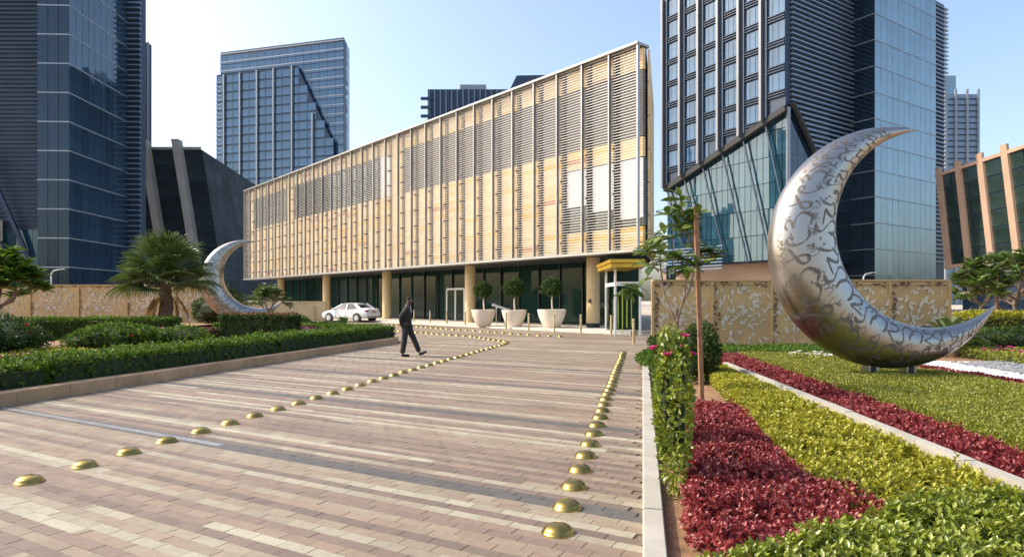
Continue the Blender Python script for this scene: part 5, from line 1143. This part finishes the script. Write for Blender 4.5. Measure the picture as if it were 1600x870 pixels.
pebbles('white_pebbles', 'bright white pebbles beyond the narrow red strip', [(9.4, 9), (10.6, 9), (11.2, 16.6), (9.05, 16.6)], 2600, .045, M['pebble'], .06)
pebbles('grey_pebbles', 'grey pebbles between white gravel and pink flowers', [(10.6, 9), (12.4, 9), (13.4, 16.6), (11.2, 16.6)], 2200, .05, M['greypebble'], .06)
def flowerbed(name, label, poly, n, fs, fm, lm, z):
    root = clipped(name, poly, .03, z, 900, .07, lm, label=label, cat='flowers', lumpy=.05, depth=.1)
    xs = [p[0] for p in poly]; ys_ = [p[1] for p in poly]; P = np.column_stack([RNG.uniform(min(xs), max(xs), n), RNG.uniform(min(ys_), max(ys_), n), np.full(n, z+.02)]); P = P[inpoly(P, poly)]
    for p in P:
        k = 8; a = np.arange(k)*.79; leafmesh('flower', np.tile(p+[0, 0, random.uniform(-.03, .05)], (k, 1)), np.column_stack([np.cos(a), np.sin(a)-.2, np.full(k, .5)]), np.tile([0, -.3, 1.0], (k, 1)), np.full(k, fs*.55), np.full(k, fs*.5), G[fm], RNG.random(k), root, kind=None)
flowerbed('pink_flower_bed', 'pink flowers in front of the hedge at the right edge', [(12.6, 14.5), (15.5, 14.5), (16.5, 18.5), (12.9, 18.5)], 95, .16, 'pink', 'lawn', .28)
flowerbed('white_flower_bed', 'white flowers in the green bed behind the crescent', [(6.9, 15.6), (8.3, 15.0), (8.2, 16.4), (7.3, 17.0)], 60, .11, 'whitepetal', 'lawn', .27)
clipped('garden_hedge', [(16.0, 21.8), (30, 22.6), (30, 24.2), (16.0, 23.4)], .0, 1.22, 520, .11, 'yellow', label='olive green hedge below the frangipani at the right edge', depth=.15, lumpy=.06)
bush('shrub', (12.4, 20.4, .03), (1.0, .6, .75), 3500, .09, 'darkhedge', 'dark low shrub at the wall end behind the crescent tip')
bush('shrub', (15.3, 20.0, .03), (1.1, .7, .8), 3800, .1, 'darkhedge', 'dark spreading shrub below the hedge at the right')
clipped('ground_cover', [(10.2, 18.2), (12.5, 18.6), (14.6, 19.2), (14.6, 20.8), (5.6, 20.8), (5.6, 18.4)], .03, .22, 420, .08, 'hedge', label='green ground cover along the foot of the gold wall', cat='ground cover', kind='stuff', depth=.08)

# staked young tree, dark bush, flowering shrub by the kerb
sk = empty('wooden_stake', (2.98, 10.2, 0), 0, 'brown square timber stake supporting the young tree', 'stake')
mb = MB(); mb.bar((3.03, 10.2, -.1), (2.93, 10.2, 3.15), .066, .066); mb.build('post', M['stake'], sk)
mb = MB(); mb.lathe([(.07, 0), (.07, .05)], (2.96, 10.2, 2.2), 12); mb.build('tie', M['rubber'], sk)
broad_tree('young_tree', 'young staked tree with broad drooping leaves left of the crescent', (2.72, 10.45, .03), 3.35, .85, 18, .26, 14, 8, single=True, trunk=.032, low=.45)
bush('shrub', (3.72, 12.6, .03), (.46, .5, 1.22), 6500, .06, 'darkhedge', 'dark upright shrub behind the timber stake')
bush('flowering_shrub', (1.33, 5.25, .03), (.15, .26, 1.42), 4200, .052, 'glossy', 'leafy shrub with magenta flowers beside the pale kerb', flowers=('pink', 5, .11, .8), lumps=12, corek=.4)
bush('flowering_shrub', (1.60, 6.5, .03), (.15, .3, 1.22), 3000, .055, 'hedge', 'green shrub behind the magenta flowering shrub', flowers=('pink', 3, .11, .85), lumps=10, corek=.4)
bush('shrub', (2.25, 9.2, .03), (.24, .5, .8), 2600, .07, 'darkhedge', 'low dark shrub between flowering shrub and stake')
bush('shrub', (3.45, 15.4, .03), (.4, 1.2, .45), 3400, .08, 'hedge', 'green shrub by the pale kerb near the wall end')
bush('shrub', (4.4, 18.6, .03), (.35, 1.3, .6), 3400, .09, 'darkhedge', 'dark shrub at the near end of the gold wall')

# street lamps and a parking sign beyond the wall
def lamp(name, label, x, y, h, arm):
    e = empty(name, (x, y, 0), 0, label, 'street lamp'); mb = MB(); mb.tube([(x, y, 0), (x, y, h*.5), (x, y, h*.9), (x+arm*.25, y, h*.97), (x+arm, y, h)], [.12, .10, .08, .07, .06], 8); mb.build('pole', M['lampgrey'], e, True)
    mb = MB(); mb.bar((x+arm*.9, y, h), (x+arm*1.5, y, h+.05), .22, .10); mb.build('lamp_head', M['lampgrey'], e)
lamp('street_lamp', 'grey street lamp before the left glass tower', -50.4, 70, 5.1, 1.0)
lamp('street_lamp', 'grey street lamp seen through the crescent opening', 36.8, 67, 4.6, .9)
lamp('street_lamp', 'tall thin street lamp left of the young tree', 15.6, 62, 10.2, -1.1)
sg = empty('parking_sign', (11.9, 48, 0), 0, 'small dark parking sign with white letter above the gold wall', 'sign')
mb = MB(); mb.bar((11.9, 48, 0), (11.9, 48, 3.2), .08, .08); mb.build('post', M['lampgrey'], sg)
mb = MB(); mb.box(11.55, 12.25, 47.85, 47.93, 3.2, 4.3); mb.build('board', M['signgreen'], sg)
tcu = bpy.data.curves.new('letter', 'FONT'); tcu.body = 'P'; tcu.size = 1.0; tcu.align_x = 'CENTER'; tcu.extrude = .01
to = bpy.data.objects.new('letter_tmp', tcu); COL.objects.link(to); bpy.context.view_layer.update()
tm = bpy.data.meshes.new_from_object(to.evaluated_get(bpy.context.evaluated_depsgraph_get())); bpy.data.objects.remove(to); tm.materials.clear(); tm.materials.append(M['white'])
link('letter', tm, sg, (0, -.17, 3.38), (R(90), 0, 0))
